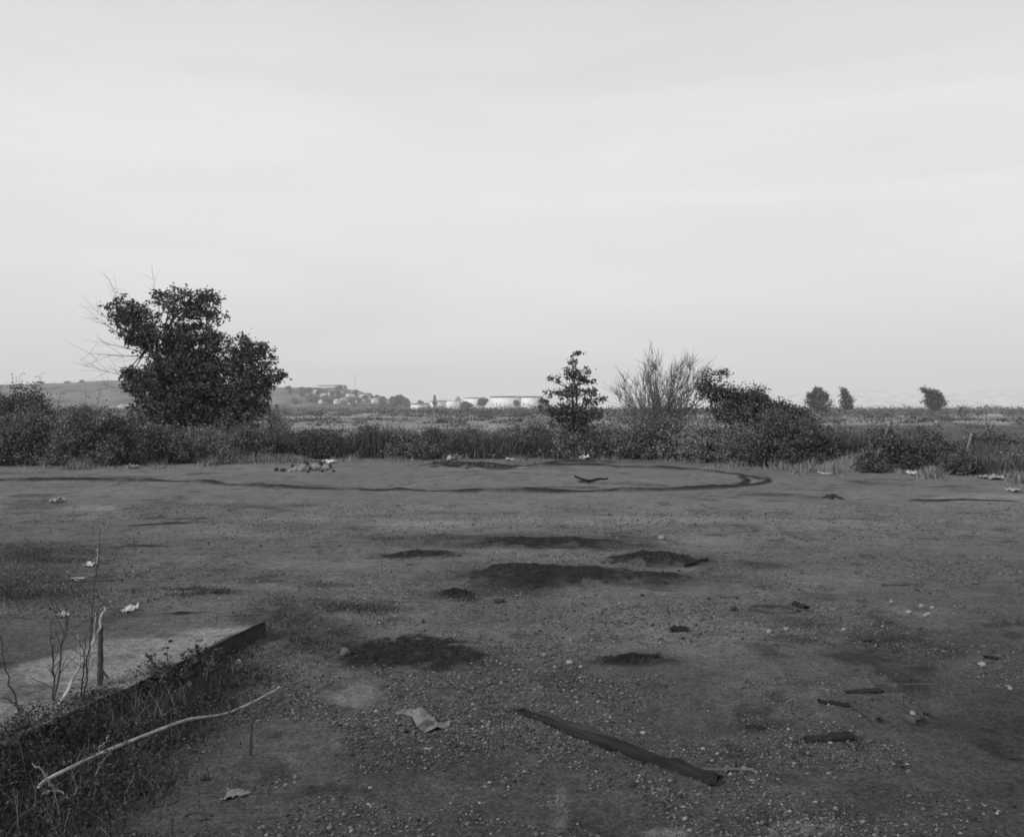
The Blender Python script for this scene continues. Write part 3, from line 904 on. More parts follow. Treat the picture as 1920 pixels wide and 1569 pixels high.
def ridge(pts, label, seed, wd=.16, hgt=.05, name='soil_ridge'):
    P = [np.array(GP(*p)) for p in pts]
    # Catmull-Rom
    Q = []
    PP = [P[0]] + P + [P[-1]]
    for i in range(1, len(PP) - 2):
        p0, p1, p2, p3 = PP[i - 1], PP[i], PP[i + 1], PP[i + 2]
        ns = max(6, int(np.linalg.norm(p2 - p1) / .12))
        for k in range(ns):
            t = k / ns
            Q.append(.5 * ((2 * p1) + (-p0 + p2) * t + (2 * p0 - 5 * p1 + 4 * p2 - p3) * t * t + (-p0 + 3 * p1 - 3 * p2 + p3) * t ** 3))
    Q.append(P[-1]); Q = np.array(Q)
    d = np.gradient(Q[:, :2], axis=0); d /= np.linalg.norm(d, axis=1)[:, None]
    nn = np.stack([-d[:, 1], d[:, 0]], -1)
    L_ = np.cumsum(np.r_[0, np.linalg.norm(np.diff(Q, axis=0), axis=1)])
    prof = np.linspace(-1, 1, 9)
    V = []
    wv = wd * (1 + .5 * fbm(L_ * .8, L_ * 0, oct=3, s=seed)); hv = hgt * np.clip(1 + 1.1 * fbm(L_ * 1.1 + 5, L_ * 0, oct=4, s=seed + 1), .15, 2)
    ends = np.clip(np.minimum(L_, L_[-1] - L_) / .3, 0, 1)
    for j, s in enumerate(prof):
        xy = Q[:, :2] + nn * (s * wv * (.4 + .6 * ends))[:, None]
        z = zg(xy[:, 0], xy[:, 1]) - .015 + (.5 + .5 * math.cos(s * math.pi)) * (hv * ends + .018)
        z = z + .012 * fbm(xy[:, 0] * 7, xy[:, 1] * 7, oct=2, s=seed + 2) * (1 - s * s)
        V.append(np.concatenate([xy, z[:, None]], 1))
    V = np.stack(V, 1); n = len(Q)
    o_ = V[n // 2, 4].copy()
    idx = np.arange(n * 9).reshape(n, 9)
    f = np.stack([idx[:-1, :-1], idx[:-1, 1:], idx[1:, 1:], idx[1:, :-1]], -1).reshape(-1, 4)
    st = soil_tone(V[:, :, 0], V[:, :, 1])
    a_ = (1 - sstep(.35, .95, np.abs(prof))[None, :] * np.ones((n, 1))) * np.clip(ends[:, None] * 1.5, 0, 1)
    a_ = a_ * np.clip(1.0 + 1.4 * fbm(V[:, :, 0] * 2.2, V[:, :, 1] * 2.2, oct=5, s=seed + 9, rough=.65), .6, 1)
    vt = st * (1 - a_) + .030 * a_  # dark soil tone, with the loop ridge's shadow side painted in
    o = link(name, mesh_np(name, V.reshape(-1, 3) - o_, f, smooth=True, vtone=vt.ravel()), M_SOIL, loc=Vector(o_))
    tag(o, label, 'soil ridge', 'thin dark ridges of soil on the lot')


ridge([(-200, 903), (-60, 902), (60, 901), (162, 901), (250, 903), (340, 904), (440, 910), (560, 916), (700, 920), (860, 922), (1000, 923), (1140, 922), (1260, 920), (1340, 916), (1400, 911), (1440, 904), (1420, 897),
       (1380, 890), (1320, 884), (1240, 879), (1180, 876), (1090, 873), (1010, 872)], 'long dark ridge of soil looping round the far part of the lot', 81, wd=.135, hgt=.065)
ridge([(1370, 913), (1400, 902), (1385, 893)], 'short dark soil ridge inside the right end of the long loop', 82, wd=.2, hgt=.05)
ridge([(380, 873), (450, 870), (520, 866), (620, 866)], 'dark soil line between the tree pair and the rubble pile', 83, wd=.16, hgt=.06)
ridge([(930, 880), (1000, 872), (1060, 868), (1160, 868)], 'dark soil line at the foot of the brush right of centre', 84, wd=.22, hgt=.07)
ridge([(230, 984), (300, 983), (375, 981)], 'dark crust line on the left of the lot', 85, wd=.10, hgt=.025)
ridge([(190, 1030), (240, 1025), (330, 1024)], 'dark crust line behind the pale reed on the left', 86, wd=.06, hgt=.02)
ridge([(1690, 938), (1760, 940), (1830, 938), (1920, 941)], 'dark crust line below the pale strip at right', 87, wd=.10, hgt=.025)
ridge([(280, 1152), (330, 1152), (400, 1148)], 'short dark crust line beyond the slab', 88, wd=.022, hgt=.012)
ridge([(405, 1153), (440, 1154), (500, 1151)], 'short dark crust line beyond the slab corner', 89, wd=.02, hgt=.012)


# ------------------------------------------------------------------ rocks
def rock_mesh(name, r, seed, sub=2, squash=.7):
    import bmesh
    bm = bmesh.new()
    bmesh.ops.create_icosphere(bm, subdivisions=sub, radius=1)
    v = np.array([q.co for q in bm.verts]); f = np.array([[q.index for q in p.verts] for p in bm.faces])
    bm.free()
    rng = np.random.default_rng(seed); o = rng.uniform(0, 30, 3)
    n = 1 + .35 * fbm(v[:, 0] * 1.1 + o[0], v[:, 1] * 1.1 + o[1], v[:, 2] * 1.1 + o[2], oct=3, s=seed)
    for _ in range(7):                     # knock flat faces off
        d = rng.normal(0, 1, 3); d /= np.linalg.norm(d)
        k = v @ d; cut = rng.uniform(.6, .9)
        n = np.where(k * n > cut, cut / np.maximum(k, .01), n)
    v = v * n[:, None] * np.array(r) * np.array([1, 1, squash])
    return mesh_np(name, v, f)


M_ROCKP = mat('rock_pale', .24, NEUT, 12, .35, bump=.006, bscale=30)
M_ROCKD = mat('rock_dark', .045, NEUT, 12, .35, bump=.006, bscale=30)
M_ROCKM = mat('rock_mid', .11, NEUT, 12, .35, bump=.006, bscale=30)


def rock(px, py, wpx, hpx, m, seed, label, group=None, name='rock', dz=.0, cat='rock'):
    c = GP(px, py); k = c.y / F
    r = (wpx / 2 * k, max(wpx, hpx) * .42 * k, hpx / 2 * k * 1.25)
    o = link(name, rock_mesh(name, r, seed, squash=1.0), m, loc=(c.x, c.y + r[1] * .5, c.z + hpx * k * .36 + dz))
    o.rotation_euler.z = (seed * 1.7) % .8 - .4
    tag(o, label, cat, group)
    return o


rr = [(517, 883, 10, 7, 0), (530, 884, 12, 7, 0), (543, 885, 10, 6, 1), (553, 883, 14, 10, 1), (566, 884, 20, 16, 1), (577, 886, 9, 6, 0), (583, 881, 11, 9, 0), (592, 882, 20, 15, 1),
      (604, 885, 8, 6, 0), (612, 881, 14, 11, 1), (618, 878, 9, 10, 0), (573, 873, 12, 10, 0), (600, 873, 12, 9, 0), (625, 885, 8, 5, 0), (586, 889, 7, 4, 1), (549, 877, 9, 7, 0)]
names_ = {4: 'biggest pale rock of the rubble pile', 7: 'second pale rock, middle of the rubble pile', 9: 'pale rock at the right end of the rubble pile'}
for i, (px, py, w_, h_, p) in enumerate(rr):
    rock(px, py, w_, h_, M_ROCKP if p else M_ROCKD, 200 + i, names_.get(i, 'small pale chunk in the rubble pile' if p else 'small dark chunk in the rubble pile'), 'rocks of the rubble pile on the far part of the lot')
rock(646, 1230, 26, 16, M_ROCKM, 230, 'smooth grey stone at the left end of the broad dark soil patch')
rock(58, 1522, 30, 30, M_ROCKM, 231, 'rough pale rock at the lower left corner')
rock(1629, 1203, 26, 11, M_ROCKD, 232, 'dark oblong clod alone on the right part of the lot')
rock(127, 1458, 12, 9, M_ROCKD, 233, 'dark clod at the lower end of the long pale pole')
rock(380, 1462, 14, 12, M_ROCKD, 234, 'small dark clod on the bare soil, lower left')
rock(935, 1130, 26, 8, M_ROCKD, 235, 'dark clod below the small soil patch in the middle')
rock(1205, 1118, 10, 6, M_ROCKD, 236, 'tiny dark clod right of the tallest soil heap')
rock(1376, 1145, 15, 11, M_ROCKD, 237, 'dark clod left of the half-buried hoop')
rock(1443, 1187, 12, 8, M_ROCKP, 238, 'left one of two pale pebbles below the hoop')
rock(1475, 1181, 12, 7, M_ROCKP, 239, 'right one of two pale pebbles below the hoop')
rock(1583, 1183, 11, 6, M_ROCKP, 240, 'pale pebble between the hoop and the dark clod')
rock(1713, 1345, 14, 12, M_ROCKP, 241, 'pale pebble lying on the weathered boards')
rock(1895, 1293, 9, 7, M_ROCKP, 242, 'pale pebble near the right edge')
rock(1843, 1248, 18, 8, M_ROCKP, 243, 'pale chip beside a dark scrap near the right edge')
rock(1206, 1376, 12, 6, M_ROCKP, 244, 'pale pebble above the charred timber')
rock(1068, 1245, 18, 7, M_ROCKP, 245, 'pale flat chip right of the broad dark patch')
rock(1020, 1230, 8, 6, M_ROCKP, 246, 'tiny pale chip near the broad dark patch')
rock(1240, 1012, 14, 9, M_ROCKP, 247, 'pale chip behind the right soil heap')
rock(310, 1322, 15, 9, M_ROCKP, 248, 'pale chip between the slab and the pole')
rock(447, 1245, 15, 9, M_ROCKP, 249, 'pale chip below the far end of the slab edge')
rock(30, 1374, 16, 13, M_ROCKM, 250, 'round pebble at the foot of the leftmost dead stem')
rock(82, 1377, 18, 10, M_ROCKM, 251, 'grey pebble in the weeds left of the pole')
rock(1185, 1475, 16, 9, M_ROCKD, 253, 'dark clod just below the charred timber')
rock(1830, 1095, 15, 7, M_ROCKM, 254, 'grey chip near the right edge, farther out')
for i, (px, py, w_) in enumerate(((1672, 1131, 11), (1705, 1150, 14), (1728, 1138, 11), (1742, 1152, 13), (1748, 1141, 9), (1735, 1156, 9))):
    rock(px, py, w_, 6, M_ROCKP, 260 + i, 'pale chip in the scatter of white chips on the right', 'scatter of white chips on the right')
rng_ = random.Random(5)
for i in range(60):       # odd stones over the lot, every one its own
    px, py = rng_.uniform(560, 1900), 1000 + 520 * rng_.random() ** 1.3
    s = rng_.uniform(3.5, 7.5) * (py / 1200)
    d_ = rng_.random() < .55
    rock(px, py, s, s * .6, M_ROCKD if d_ else M_ROCKM, 300 + i, 'small dark stone lying loose on the lot' if d_ else 'small grey stone lying loose on the lot', 'small loose stones on the lot')


# ------------------------------------------------------------------ timber
M_CHAR = mat('charred_wood', .028, NEUT, 5, .55, bump=.014, bscale=14, streak=(1.0, 9, 9))
M_OLDW = mat('old_wood', .065, NEUT, 6, .45, bump=.004, bscale=18, streak=(1.0, 10, 10))
M_PALEW = mat('bleached_wood', .11, NEUT, 7, .45, bump=.002, bscale=30, streak=(1.0, 6, 6))


def board(p0, p1, wd, ht, m, seed, label, name='board', cat='board', group=None, taper=.0, lift=.0, tilt=0.0, jag=.5, sink=.2):
    """weathered timber between two ground pixels, rough faces and split ends; local x runs along it"""
    a, b = GP(*p0), GP(*p1)
    L_ = (b.xy - a.xy).length
    ang = math.atan2(b.y - a.y, b.x - a.x)
    nx, ny = 48, 4
    rng = np.random.default_rng(seed)
    prof = [(-1, 0), (-1, .5), (-1, 1), (-.5, 1), (0, 1), (.5, 1), (1, 1), (1, .5), (1, 0), (0, 0)]
    V = []
    for i in range(nx):
        t = i / (nx - 1)
        for j, (s, u) in enumerate(prof):
            wj = wd / 2 * (1 - taper * t) * (1 + .16 * vnoise(np.array([t * 9 + seed]), np.array([s * 2.]), s=seed)[0])
            hj = ht * (1 - taper * .6 * t) * (1 + .25 * vnoise(np.array([t * 12 + seed]), np.array([s * 3. + 9]), s=seed + 1)[0])
            e = 0
            if i in (0, nx - 1): e = jag * wd * vnoise(np.array([s * 4.1]), np.array([u * 4. + i]), s=seed + 2)[0]
            V.append((t * L_ + e, s * wj + .15 * wd * vnoise(np.array([t * 3.]), np.array([seed * 1.]), s=4)[0], u * hj + tilt * s * wj - sink * ht))
    k = len(prof)
    f = [(i * k + j, (i + 1) * k + j, (i + 1) * k + (j + 1) % k, i * k + (j + 1) % k) for i in range(nx - 1) for j in range(k)]
    for base in (0, (nx - 1) * k):
        q = [base + j for j in range(k)]
        f += [(q[0], q[1], q[8], q[9]), (q[1], q[2], q[7], q[8]), (q[2], q[3], q[6], q[7]), (q[3], q[4], q[5], q[6])]
    o = link(name, mesh_np(name, V, f), m, loc=(a.x, a.y, a.z + lift))
    dz = (b.z - a.z)
    o.rotation_euler = (0, -math.atan2(dz, L_), ang)
    tag(o, label, cat, group)
    return o


board((1338, 1466), (968, 1336), .085, .036, M_CHAR, 1, 'long charred black timber lying in the near middle gravel', name='timber', cat='timber', taper=.45)
board((1150, 1388), (1010, 1338), .06, .012, mat('dark_strip', .04, GREEN, 8, .4), 11, 'thin dark strip along the far half of the charred timber', taper=.2)  # thin dark strip laid alongside the timber
board((1310, 1443), (1412, 1443), .011, .008, M_PALEW, 2, 'thin pale lath poking out from the near end of the charred timber', name='lath', cat='lath')
board((1590, 1299), (1652, 1296), .05, .016, M_CHAR, 3, 'short black timber end lying behind the weathered boards', name='timber', cat='timber')
board((1512, 1389), (1598, 1383), .045, .020, M_CHAR, 4, 'short black timber lying in front of the weathered boards', name='timber', cat='timber', taper=-.5)
bg_ = 'weathered boards lying on the gravel at right'
board((1535, 1317), (1600, 1325), .022, .02, M_CHAR, 5, 'dark curved stick at the left of the weathered boards', name='stick', cat='stick')
board((1598, 1324), (1648, 1354), .030, .035, M_OLDW, 6, 'leftmost grey board of the weathered boards', group=bg_)
board((1635, 1322), (1725, 1357), .05, .038, M_OLDW, 7, 'widest grey board, middle of the weathered boards', group=bg_)
board((1700, 1322), (1738, 1347), .03, .035, M_OLDW, 8, 'short board at the right end of the weathered boards', group=bg_)
board((1690, 1284), (1760, 1283), .014, .010, M_OLDW, 9, 'thin grey lath behind the weathered boards', name='lath', cat='lath')
board((1256, 1182), (1288, 1181), .07, .045, M_CHAR, 10, 'small square black block right of centre', name='block', cat='block', jag=.02, sink=.5)
board((1205, 1231), (1235, 1231), .03, .02, M_CHAR, 12, 'short black stick on the thin dark soil streak', name='stick', cat='stick')
board((1488, 1134), (1514, 1142), .05, .03, M_CHAR, 13, 'dark wooden scrap at the right of the half-buried hoop', name='wood_scrap', cat='wood scrap')
board((1350, 1120), (1384, 1121), .03, .015, M_OLDW, 14, 'dark stick lying beyond the half-buried hoop', name='stick', cat='stick')
board((1285, 1063), (1326, 1051), .03, .03, M_CHAR, 15, 'dark stick jutting out of the right soil heap', name='stick', cat='stick', lift=.01)
board((140, 1088), (228, 1089), .03, .02, M_OLDW, 16, 'dark stick lying on the left, beyond the slab', name='stick', cat='stick')
board((1846, 1232), (1872, 1236), .03, .015, M_CHAR, 17, 'black scrap near the right edge of the lot', name='wood_scrap', cat='wood scrap')
board((1400, 1364), (1432, 1366), .022, .015, M_CHAR, 18, 'short black stick between the charred timber and the boards', name='stick', cat='stick')
board((1655, 1098), (1720, 1096), .03, .015, M_OLDW, 19, 'dark stick lying far out on the right of the lot', name='stick', cat='stick')


def stick_path(pts, rad, m, label, name, cat, seed, sides=8, group=None, part=None):
    """pts: (px, py, Y) ; a bent round stick through them"""
    rng = np.random.default_rng(seed)
    P = [np.array(W(*p)) for p in pts]
    Q = []
    PP = [P[0]] + P + [P[-1]]
    for i in range(1, len(PP) - 2):
        p0, p1, p2, p3 = PP[i - 1:i + 3]
        for k in range(8):
            t = k / 8
            Q.append(.5 * ((2 * p1) + (-p0 + p2) * t + (2 * p0 - 5 * p1 + 4 * p2 - p3) * t * t + (-p0 + 3 * p1 - 3 * p2 + p3) * t ** 3))
    Q.append(P[-1]); Q = np.array(Q) + rng.normal(0, rad[0] * .06, (len(Q), 3))
    v, f = tube([(Q, np.interp(np.linspace(0, 1, len(Q)), np.linspace(0, 1, len(rad)), rad) * rng.uniform(.88, 1.12, len(Q)))], sides)
    o_ = Q[0]
    o = link(name, mesh_np(name, v - o_, f, smooth=True), m, loc=Vector(o_))
    tag(o, label, cat, group)
    return o


def gy(py, z=0.0):
    return (H0 - z) * F / (py - HY)


M_POLE = mat('pale_pole', .30, NEUT, 11, .8, rough=.8)
stick_path([(72, 1474, gy(1474, .10)), (95, 1457, gy(1457, .11)), (180, 1416, gy(1416, .11)), (240, 1391, gy(1391, .10)), (345, 1351, gy(1351, .08)), (420, 1338, gy(1338, .06)), (475, 1315, gy(1315, .045)), (525, 1288, gy(1288, .02))],
           [.007, .0075, .008, .0085, .0075, .006, .005, .003], M_POLE, 'long bent pale pole lying over the weeds in the lower left', 'pole', 'pole', 401)
stick_path([(469, 1418, gy(1416)), (472, 1350, gy(1416))], [.0075, .006], M_BARK, 'short dark stake standing upright below the pale pole', 'stake', 'stake', 402)
Yd = 4.75
stick_path([(187, 1297, Yd), (188, 1235, Yd), (189, 1172, Yd)], [.017, .016, .012], M_BARK, 'thick dark stake standing at the slab edge among the dead stems', 'stake', 'stake', 403)
stick_path([(203, 1272, Yd), (188, 1252, Yd)], [.006, .007], M_BARK, 'short side snag at the foot of the thick dark stake', 'snag', 'snag', 404)


def stem_plant(stems, label, seed, m, extra=5, name='dead_weed', r=.004, group='dead weeds standing at the slab edge'):
    rng = np.random.default_rng(seed)
    P0 = W(*stems[0][0])
    t = thing(name, P0, label, 'dead weed', group)
    for st in stems:
        P = np.array([W(*p) for p in st])
        n = 14
        tt = np.linspace(0, len(P) - 1, n)
        Q = np.stack([np.interp(tt, range(len(P)), P[:, k]) for k in range(3)], -1) + rng.normal(0, .004, (n, 3))
        pp = [(Q, np.linspace(r, r * .4, n))]
        for _ in range(extra):
            i = rng.integers(3, n - 1)
            d = (Q[-1] - Q[0]); ln = np.linalg.norm(d); d = d / ln + rng.normal(0, .55, 3) * np.array([1, .6, .5]); d[2] = abs(d[2]); d /= np.linalg.norm(d)
            pp.append((wob(Q[i], Q[i] + d * ln * rng.uniform(.12, .35), 5, .01, rng), np.linspace(r * .45, r * .2, 5)))
        v, f = tube(pp, 5)
        link('stem', mesh_np('stem', local(t, v), f, smooth=True), m, t)
    return t


M_DST = mat('dead_stem', .06, NEUT, 20, .3)
M_DSP = mat('dead_stem_pale', .42, NEUT, 14, .4)
stem_plant([[(88, 1358, 4.4), (130, 1285, 4.5), (168, 1220, 4.6), (187, 1180, 4.65), (190, 1145, 4.7)]], 'thick pale dead stem leaning right past the dark stake', 501, M_DSP, extra=3, r=.011)
stem_plant([[(95, 1345, 4.5), (106, 1290, 4.5), (112, 1240, 4.5), (124, 1180, 4.5), (123, 1130, 4.5)], [(95, 1345, 4.5), (102, 1280, 4.5), (98, 1215, 4.5), (96, 1190, 4.5)]],
           'dark dead weed forking left of the leaning pale stem', 502, M_DST, extra=8, r=.0055)
stem_plant([[(155, 1330, 4.55), (160, 1270, 4.55), (170, 1200, 4.55), (172, 1140, 4.55), (186, 1050, 4.55)], [(150, 1330, 4.55), (156, 1260, 4.55), (160, 1190, 4.55)]],
           'tallest thin dead weed, beside the thick dark stake', 503, M_DST, extra=6, r=.005)
stem_plant([[(42, 1350, 4.3), (25, 1300, 4.3), (10, 1250, 4.3), (-6, 1170, 4.3)], [(35, 1325, 4.3), (5, 1305, 4.3)]], 'leftmost dead stem, curving out of the picture', 504, M_DST, extra=2, r=.006)
stem_plant([[(183, 1056, 8.9), (183, 1028, 8.9)]], 'thin pale reed standing alone beyond the slab on the left', 505, M_DSP, extra=0, r=.008, group=None)
stem_plant([[(185, 1408, 3.95), (205, 1375, 3.95)]], 'short pale twig sticking up behind the long pole', 506, M_DSP, extra=1, r=.003, group=None)
stem_plant([[(98, 1480, 3.55), (85, 1450, 3.55), (60, 1430, 3.55)], [(98, 1480, 3.55), (78, 1490, 3.5)], [(98, 1480, 3.55), (130, 1494, 3.5)]], 'pale forked root in the weeds at the lower left', 507, mat('root', .17, NEUT, 14, .4), extra=1, r=.006, group=None)
stem_plant([[(286, 1300, 4.8), (300, 1275, 4.8), (306, 1262, 4.8)]], 'pale thin stalk leaning at the slab edge', 508, M_DSP, extra=1, r=.003, group=None)


def leafy_weed(px, py, w_, h_, seed, label, n=16):
    rng = np.random.default_rng(seed)
    b = GP(px, py); k = b.y / F
    t = thing('weed', b, label, 'weed')
    pp, LV = [], []
    for i in range(n):
        e = np.array(b) + np.array([rng.uniform(-1, 1) * w_ / 2 * k, rng.normal(0, .12), h_ * k * rng.uniform(.45, 1)])
        q = wob(np.array(b) + rng.normal(0, .02, 3) * [1, 1, 0], e, 8, .012, rng)
        pp.append((q, np.linspace(.0035, .001, 8)))
        for j in range(3, 8):
            for _ in range(2 if j < 6 else 5):
                LV.append(q[j] + rng.normal(0, .018, 3))
    v, f = tube(pp, 4)
    link('stem', mesh_np('stem', local(t, v), f), M_DST, t)
    v, f = leaf_quads(local(t, np.array(LV)), .028, rng, asp=.75)
    link('leaves', mesh_np('leaves', v, f, tone=rng.uniform(.6, 1.3, len(f))), mat('weed_leaf', .07, GREEN, 8, .3, attr=True), t)


leafy_weed(318, 1272, 135, 85, 601, 'low leafy weed spreading over the slab edge, nearer the stake')
leafy_weed(372, 1240, 80, 55, 602, 'small leafy weed on the slab edge, nearer the far corner', n=9)


# ------------------------------------------------------------------ hoop, rings
def ring(px, py, wpx, minor, m, label, seed, name='hoop', cat='hoop', arc=(0, 2 * math.pi), tilt=(0.0, 0.0), asp=1.0, rz=0.0, lift=0.0):
    c = GP(px, py); R = wpx / 2 * c.y / F
    a = np.linspace(arc[0], arc[1], 60); rng = np.random.default_rng(seed)
    q = np.stack([R * np.cos(a), R * asp * np.sin(a), np.zeros_like(a)], -1) * (1 + .03 * np.sin(3 * a + seed))[:, None]
    q[:, 2] += minor * .3 * np.sin(2 * a + seed)
    v, f = tube([(q, np.full(len(a), minor))], 8)
    o = link(name, mesh_np(name, v, f, smooth=True), m, loc=(c.x, c.y, c.z + minor * .35 + lift))
    o.rotation_euler = (tilt[0], tilt[1], rz)
    tag(o, label, cat)


M_RUST = mat('rusty_iron', .04, NEUT, 20, .4, rough=.8, spec=.3)
ring(1450, 1145, 82, .020, M_RUST, 'half-buried dark iron hoop on the right part of the lot', 1, tilt=(.03, .03), asp=.75)
ring(307, 1505, 44, .0055, M_RUST, 'small dark ring pressed into the soil, left one of the pair', 2, name='ring', cat='ring', asp=.55, rz=.25)
ring(372, 1531, 52, .006, M_RUST, 'small open dark ring pressed into the soil, right one of the pair', 3, name='ring', cat='ring', asp=.5, arc=(.3, 5.6))


# ------------------------------------------------------------------ scraps of paper, cloth and plastic
def scrap(px, py, wpx, dpx, albedo, seed, label, rough=.35, name='scrap', cat='scrap', hgt=.03, rz=None, group=None):
    """crumpled sheet with a torn outline; a thin solid, creased in z"""
    c = GP(px, py); k = c.y / F
    Wd = wpx * k; Dp = dpx * c.y * c.y / (H0 * F)
    n = 26
    g = np.linspace(-1, 1, n); X, Y = np.meshgrid(g, g)
    rng = np.random.default_rng(seed); ox = rng.uniform(0, 40)
    ang = np.arctan2(Y, X)
    rad = np.maximum(np.abs(X), np.abs(Y))
    lim = .66 + .32 * vnoise(np.cos(ang) * 1.7 + ox, np.sin(ang) * 1.7 + ox, s=seed) + .15 * vnoise(np.cos(ang) * 5 + ox, np.sin(ang) * 5, s=seed + 1)
    X2, Y2 = X * lim, Y * lim
    crease = np.abs(vnoise(X2 * 2.4 + ox, Y2 * 2.0, s=seed + 2)) + .6 * np.abs(vnoise(X2 * 5 + ox, Y2 * 4.3 + 3, s=seed + 3))
    Z = hgt * crease * .8 + .004
    wx, wy = c.x + X2 * Wd * .75, c.y + Y2 * Dp * .75
    base = zg(wx, wy)
    P = np.stack([wx - c.x, wy - c.y, base + Z - c.z], -1).reshape(-1, 3)
    P2 = P - np.array([0, 0, .002])
    idx = np.arange(n * n).reshape(n, n)
    f = np.stack([idx[:-1, :-1], idx[:-1, 1:], idx[1:, 1:], idx[1:, :-1]], -1).reshape(-1, 4)
    f2 = f[:, ::-1] + n * n
    rim = np.concatenate([idx[0, :], idx[1:, -1], idx[-1, -2::-1], idx[-2:0:-1, 0]])
    r2 = np.roll(rim, -1)
    side = np.stack([rim, rim + n * n, r2 + n * n, r2], -1)
    o = link(name, mesh_np(name, np.concatenate([P, P2]), np.concatenate([f, f2, side])), mat('scrap_mat', albedo, NEUT, 10, .2, rough=.8), loc=c)
    tag(o, label, cat, group)


def cloth():
    """a rag of stiff folds, each fold a facet of one crumpled sheet"""
    o_ = GP(795, 1352)
    pt = [(740, 1338, .012), (764, 1330, .03), (792, 1325, .02), (784, 1338, .045), (775, 1347, .02), (762, 1340, .006), (800, 1347, .05), (818, 1352, .02), (795, 1373, .004), (784, 1362, .03),
          (844, 1349, .035), (843, 1362, .008), (820, 1362, .03), (806, 1338, .008), (832, 1354, .012), (803, 1360, .012)]
    tri = [(0, 5, 1), (1, 5, 3), (1, 3, 2), (3, 5, 4), (3, 4, 6), (4, 9, 6), (6, 9, 15), (9, 8, 15), (6, 15, 7), (15, 8, 12), (7, 15, 12), (7, 12, 14), (7, 14, 10), (14, 11, 10), (14, 12, 11), (3, 6, 13), (2, 3, 13), (6, 7, 13)]
    P = np.array([np.array(G(a, b, zg1(o_.x, o_.y) + c)) for a, b, c in pt]) - np.array(o_)
    P = P[:, :]
    V = list(map(tuple, P)); F_ = list(tri)
    for _ in range(3):           # split every facet and jitter the new points
        mid = {}; nf = []
        def mp_(a, b):
            k = (min(a, b), max(a, b))
            if k not in mid:
                q = (np.array(V[a]) + np.array(V[b])) / 2; L_ = np.linalg.norm(np.array(V[a]) - np.array(V[b]))
                mid[k] = len(V); rr_ = random.Random(hash(k)); V.append(tuple(q + np.array([rr_.gauss(0, .03), rr_.gauss(0, .03), rr_.gauss(0, .07)]) * L_))
            return mid[k]
        for a, b, c in F_:
            x_, y_, z_ = mp_(a, b), mp_(b, c), mp_(c, a)
            nf += [(a, x_, z_), (x_, b, y_), (z_, y_, c), (x_, y_, z_)]
        F_ = nf
    Va = np.array(V); n = len(Va); Fa = np.array(F_)
    Vb = Va - np.array([0, 0, .0015])
    o = link('cloth', mesh_np('cloth', np.concatenate([Va, Vb]), np.concatenate([Fa, Fa[:, ::-1] + n])), mat('cloth_mat', .17, NEUT, 30, .2), loc=o_)
    tag(o, 'stiff crumpled pale rag lying in the near gravel left of the charred timber', 'cloth')


cloth()
scrap(440, 1491, 42, 12, .17, 703, 'crumpled pale paper near the small rings, lower left', name='paper', cat='paper', hgt=.015)
scrap(118, 1157, 12, 6, .5, 704, 'white scrap of paper left of the tall dead weed', name='paper', cat='paper', hgt=.04)
scrap(239, 1149, 15, 9, .6, 706, 'brightest white scrap, on the ground beyond the slab', name='paper', cat='paper', hgt=.05)
scrap(168, 1062, 11, 4, .6, 707, 'white scrap below the lone pale reed', name='paper', cat='paper', hgt=.04)
scrap(108, 942, 16, 5, .35, 708, 'grey-white lump on the far left of the lot', name='paper', cat='paper', hgt=.10)
scrap(147, 1087, 22, 5, .3, 709, 'pale strip lying beside the dark stick on the left', name='paper', cat='paper', hgt=.02)
scrap(1096, 863, 16, 3, .7, 710, 'bright white bag at the foot of the brush right of the small tree', name='bag', cat='bag', hgt=.22)
scrap(848, 862, 13, 3, .36, 711, 'pale bag at the foot of the brush left of centre', name='bag', cat='bag', hgt=.18)
scrap(956, 863, 12, 3, .6, 712, 'small white scrap at the foot of the brush in the centre', name='paper', cat='paper', hgt=.08)
scrap(616, 866, 18, 3, .6, 713, 'white scrap behind the rubble pile', name='paper', cat='paper', hgt=.08)
scrap(1857, 898, 26, 3, .24, 714, 'long pale sheet on the ground near the right edge', name='sheet', cat='sheet', hgt=.12)
scrap(1710, 882, 8, 2, .5, 715, 'small white scrap below the windswept shrub', name='paper', cat='paper', hgt=.14)
scrap(1905, 883, 10, 2, .4, 716, 'pale scrap at the right edge by the small shrub', name='paper', cat='paper', hgt=.1)
scrap(1545, 888, 16, 3, .4, 717, 'thin pale scrap left of the spoil bank', name='paper', cat='paper', hgt=.04)
scrap(1898, 922, 12, 4, .3, 718, 'pale lump on the dirt close to the right edge', name='paper', cat='paper', hgt=.07)
scrap(250, 878, 9, 3, .45, 719, 'pale scrap under the largest tree', name='paper', cat='paper', hgt=.14)


def post(px0, py0, px1, py1, Y, r, m, label, seed):
    stick_path([(px0, py0, Y), (px1, py1, Y)], [r, r * .9], m, label, 'post', 'post', seed, sides=6)


post(1633, 884, 1668, 795, 22.6, .028, mat('pale_post', .2, NEUT, 5, .4), 'pale leaning post sticking out of the windswept shrub', 411)
post(1801, 888, 1822, 812, 21.8, .03, mat('pale_post_b', .2, NEUT, 5, .4), 'pale leaning stake in the low shrubs at right', 412)


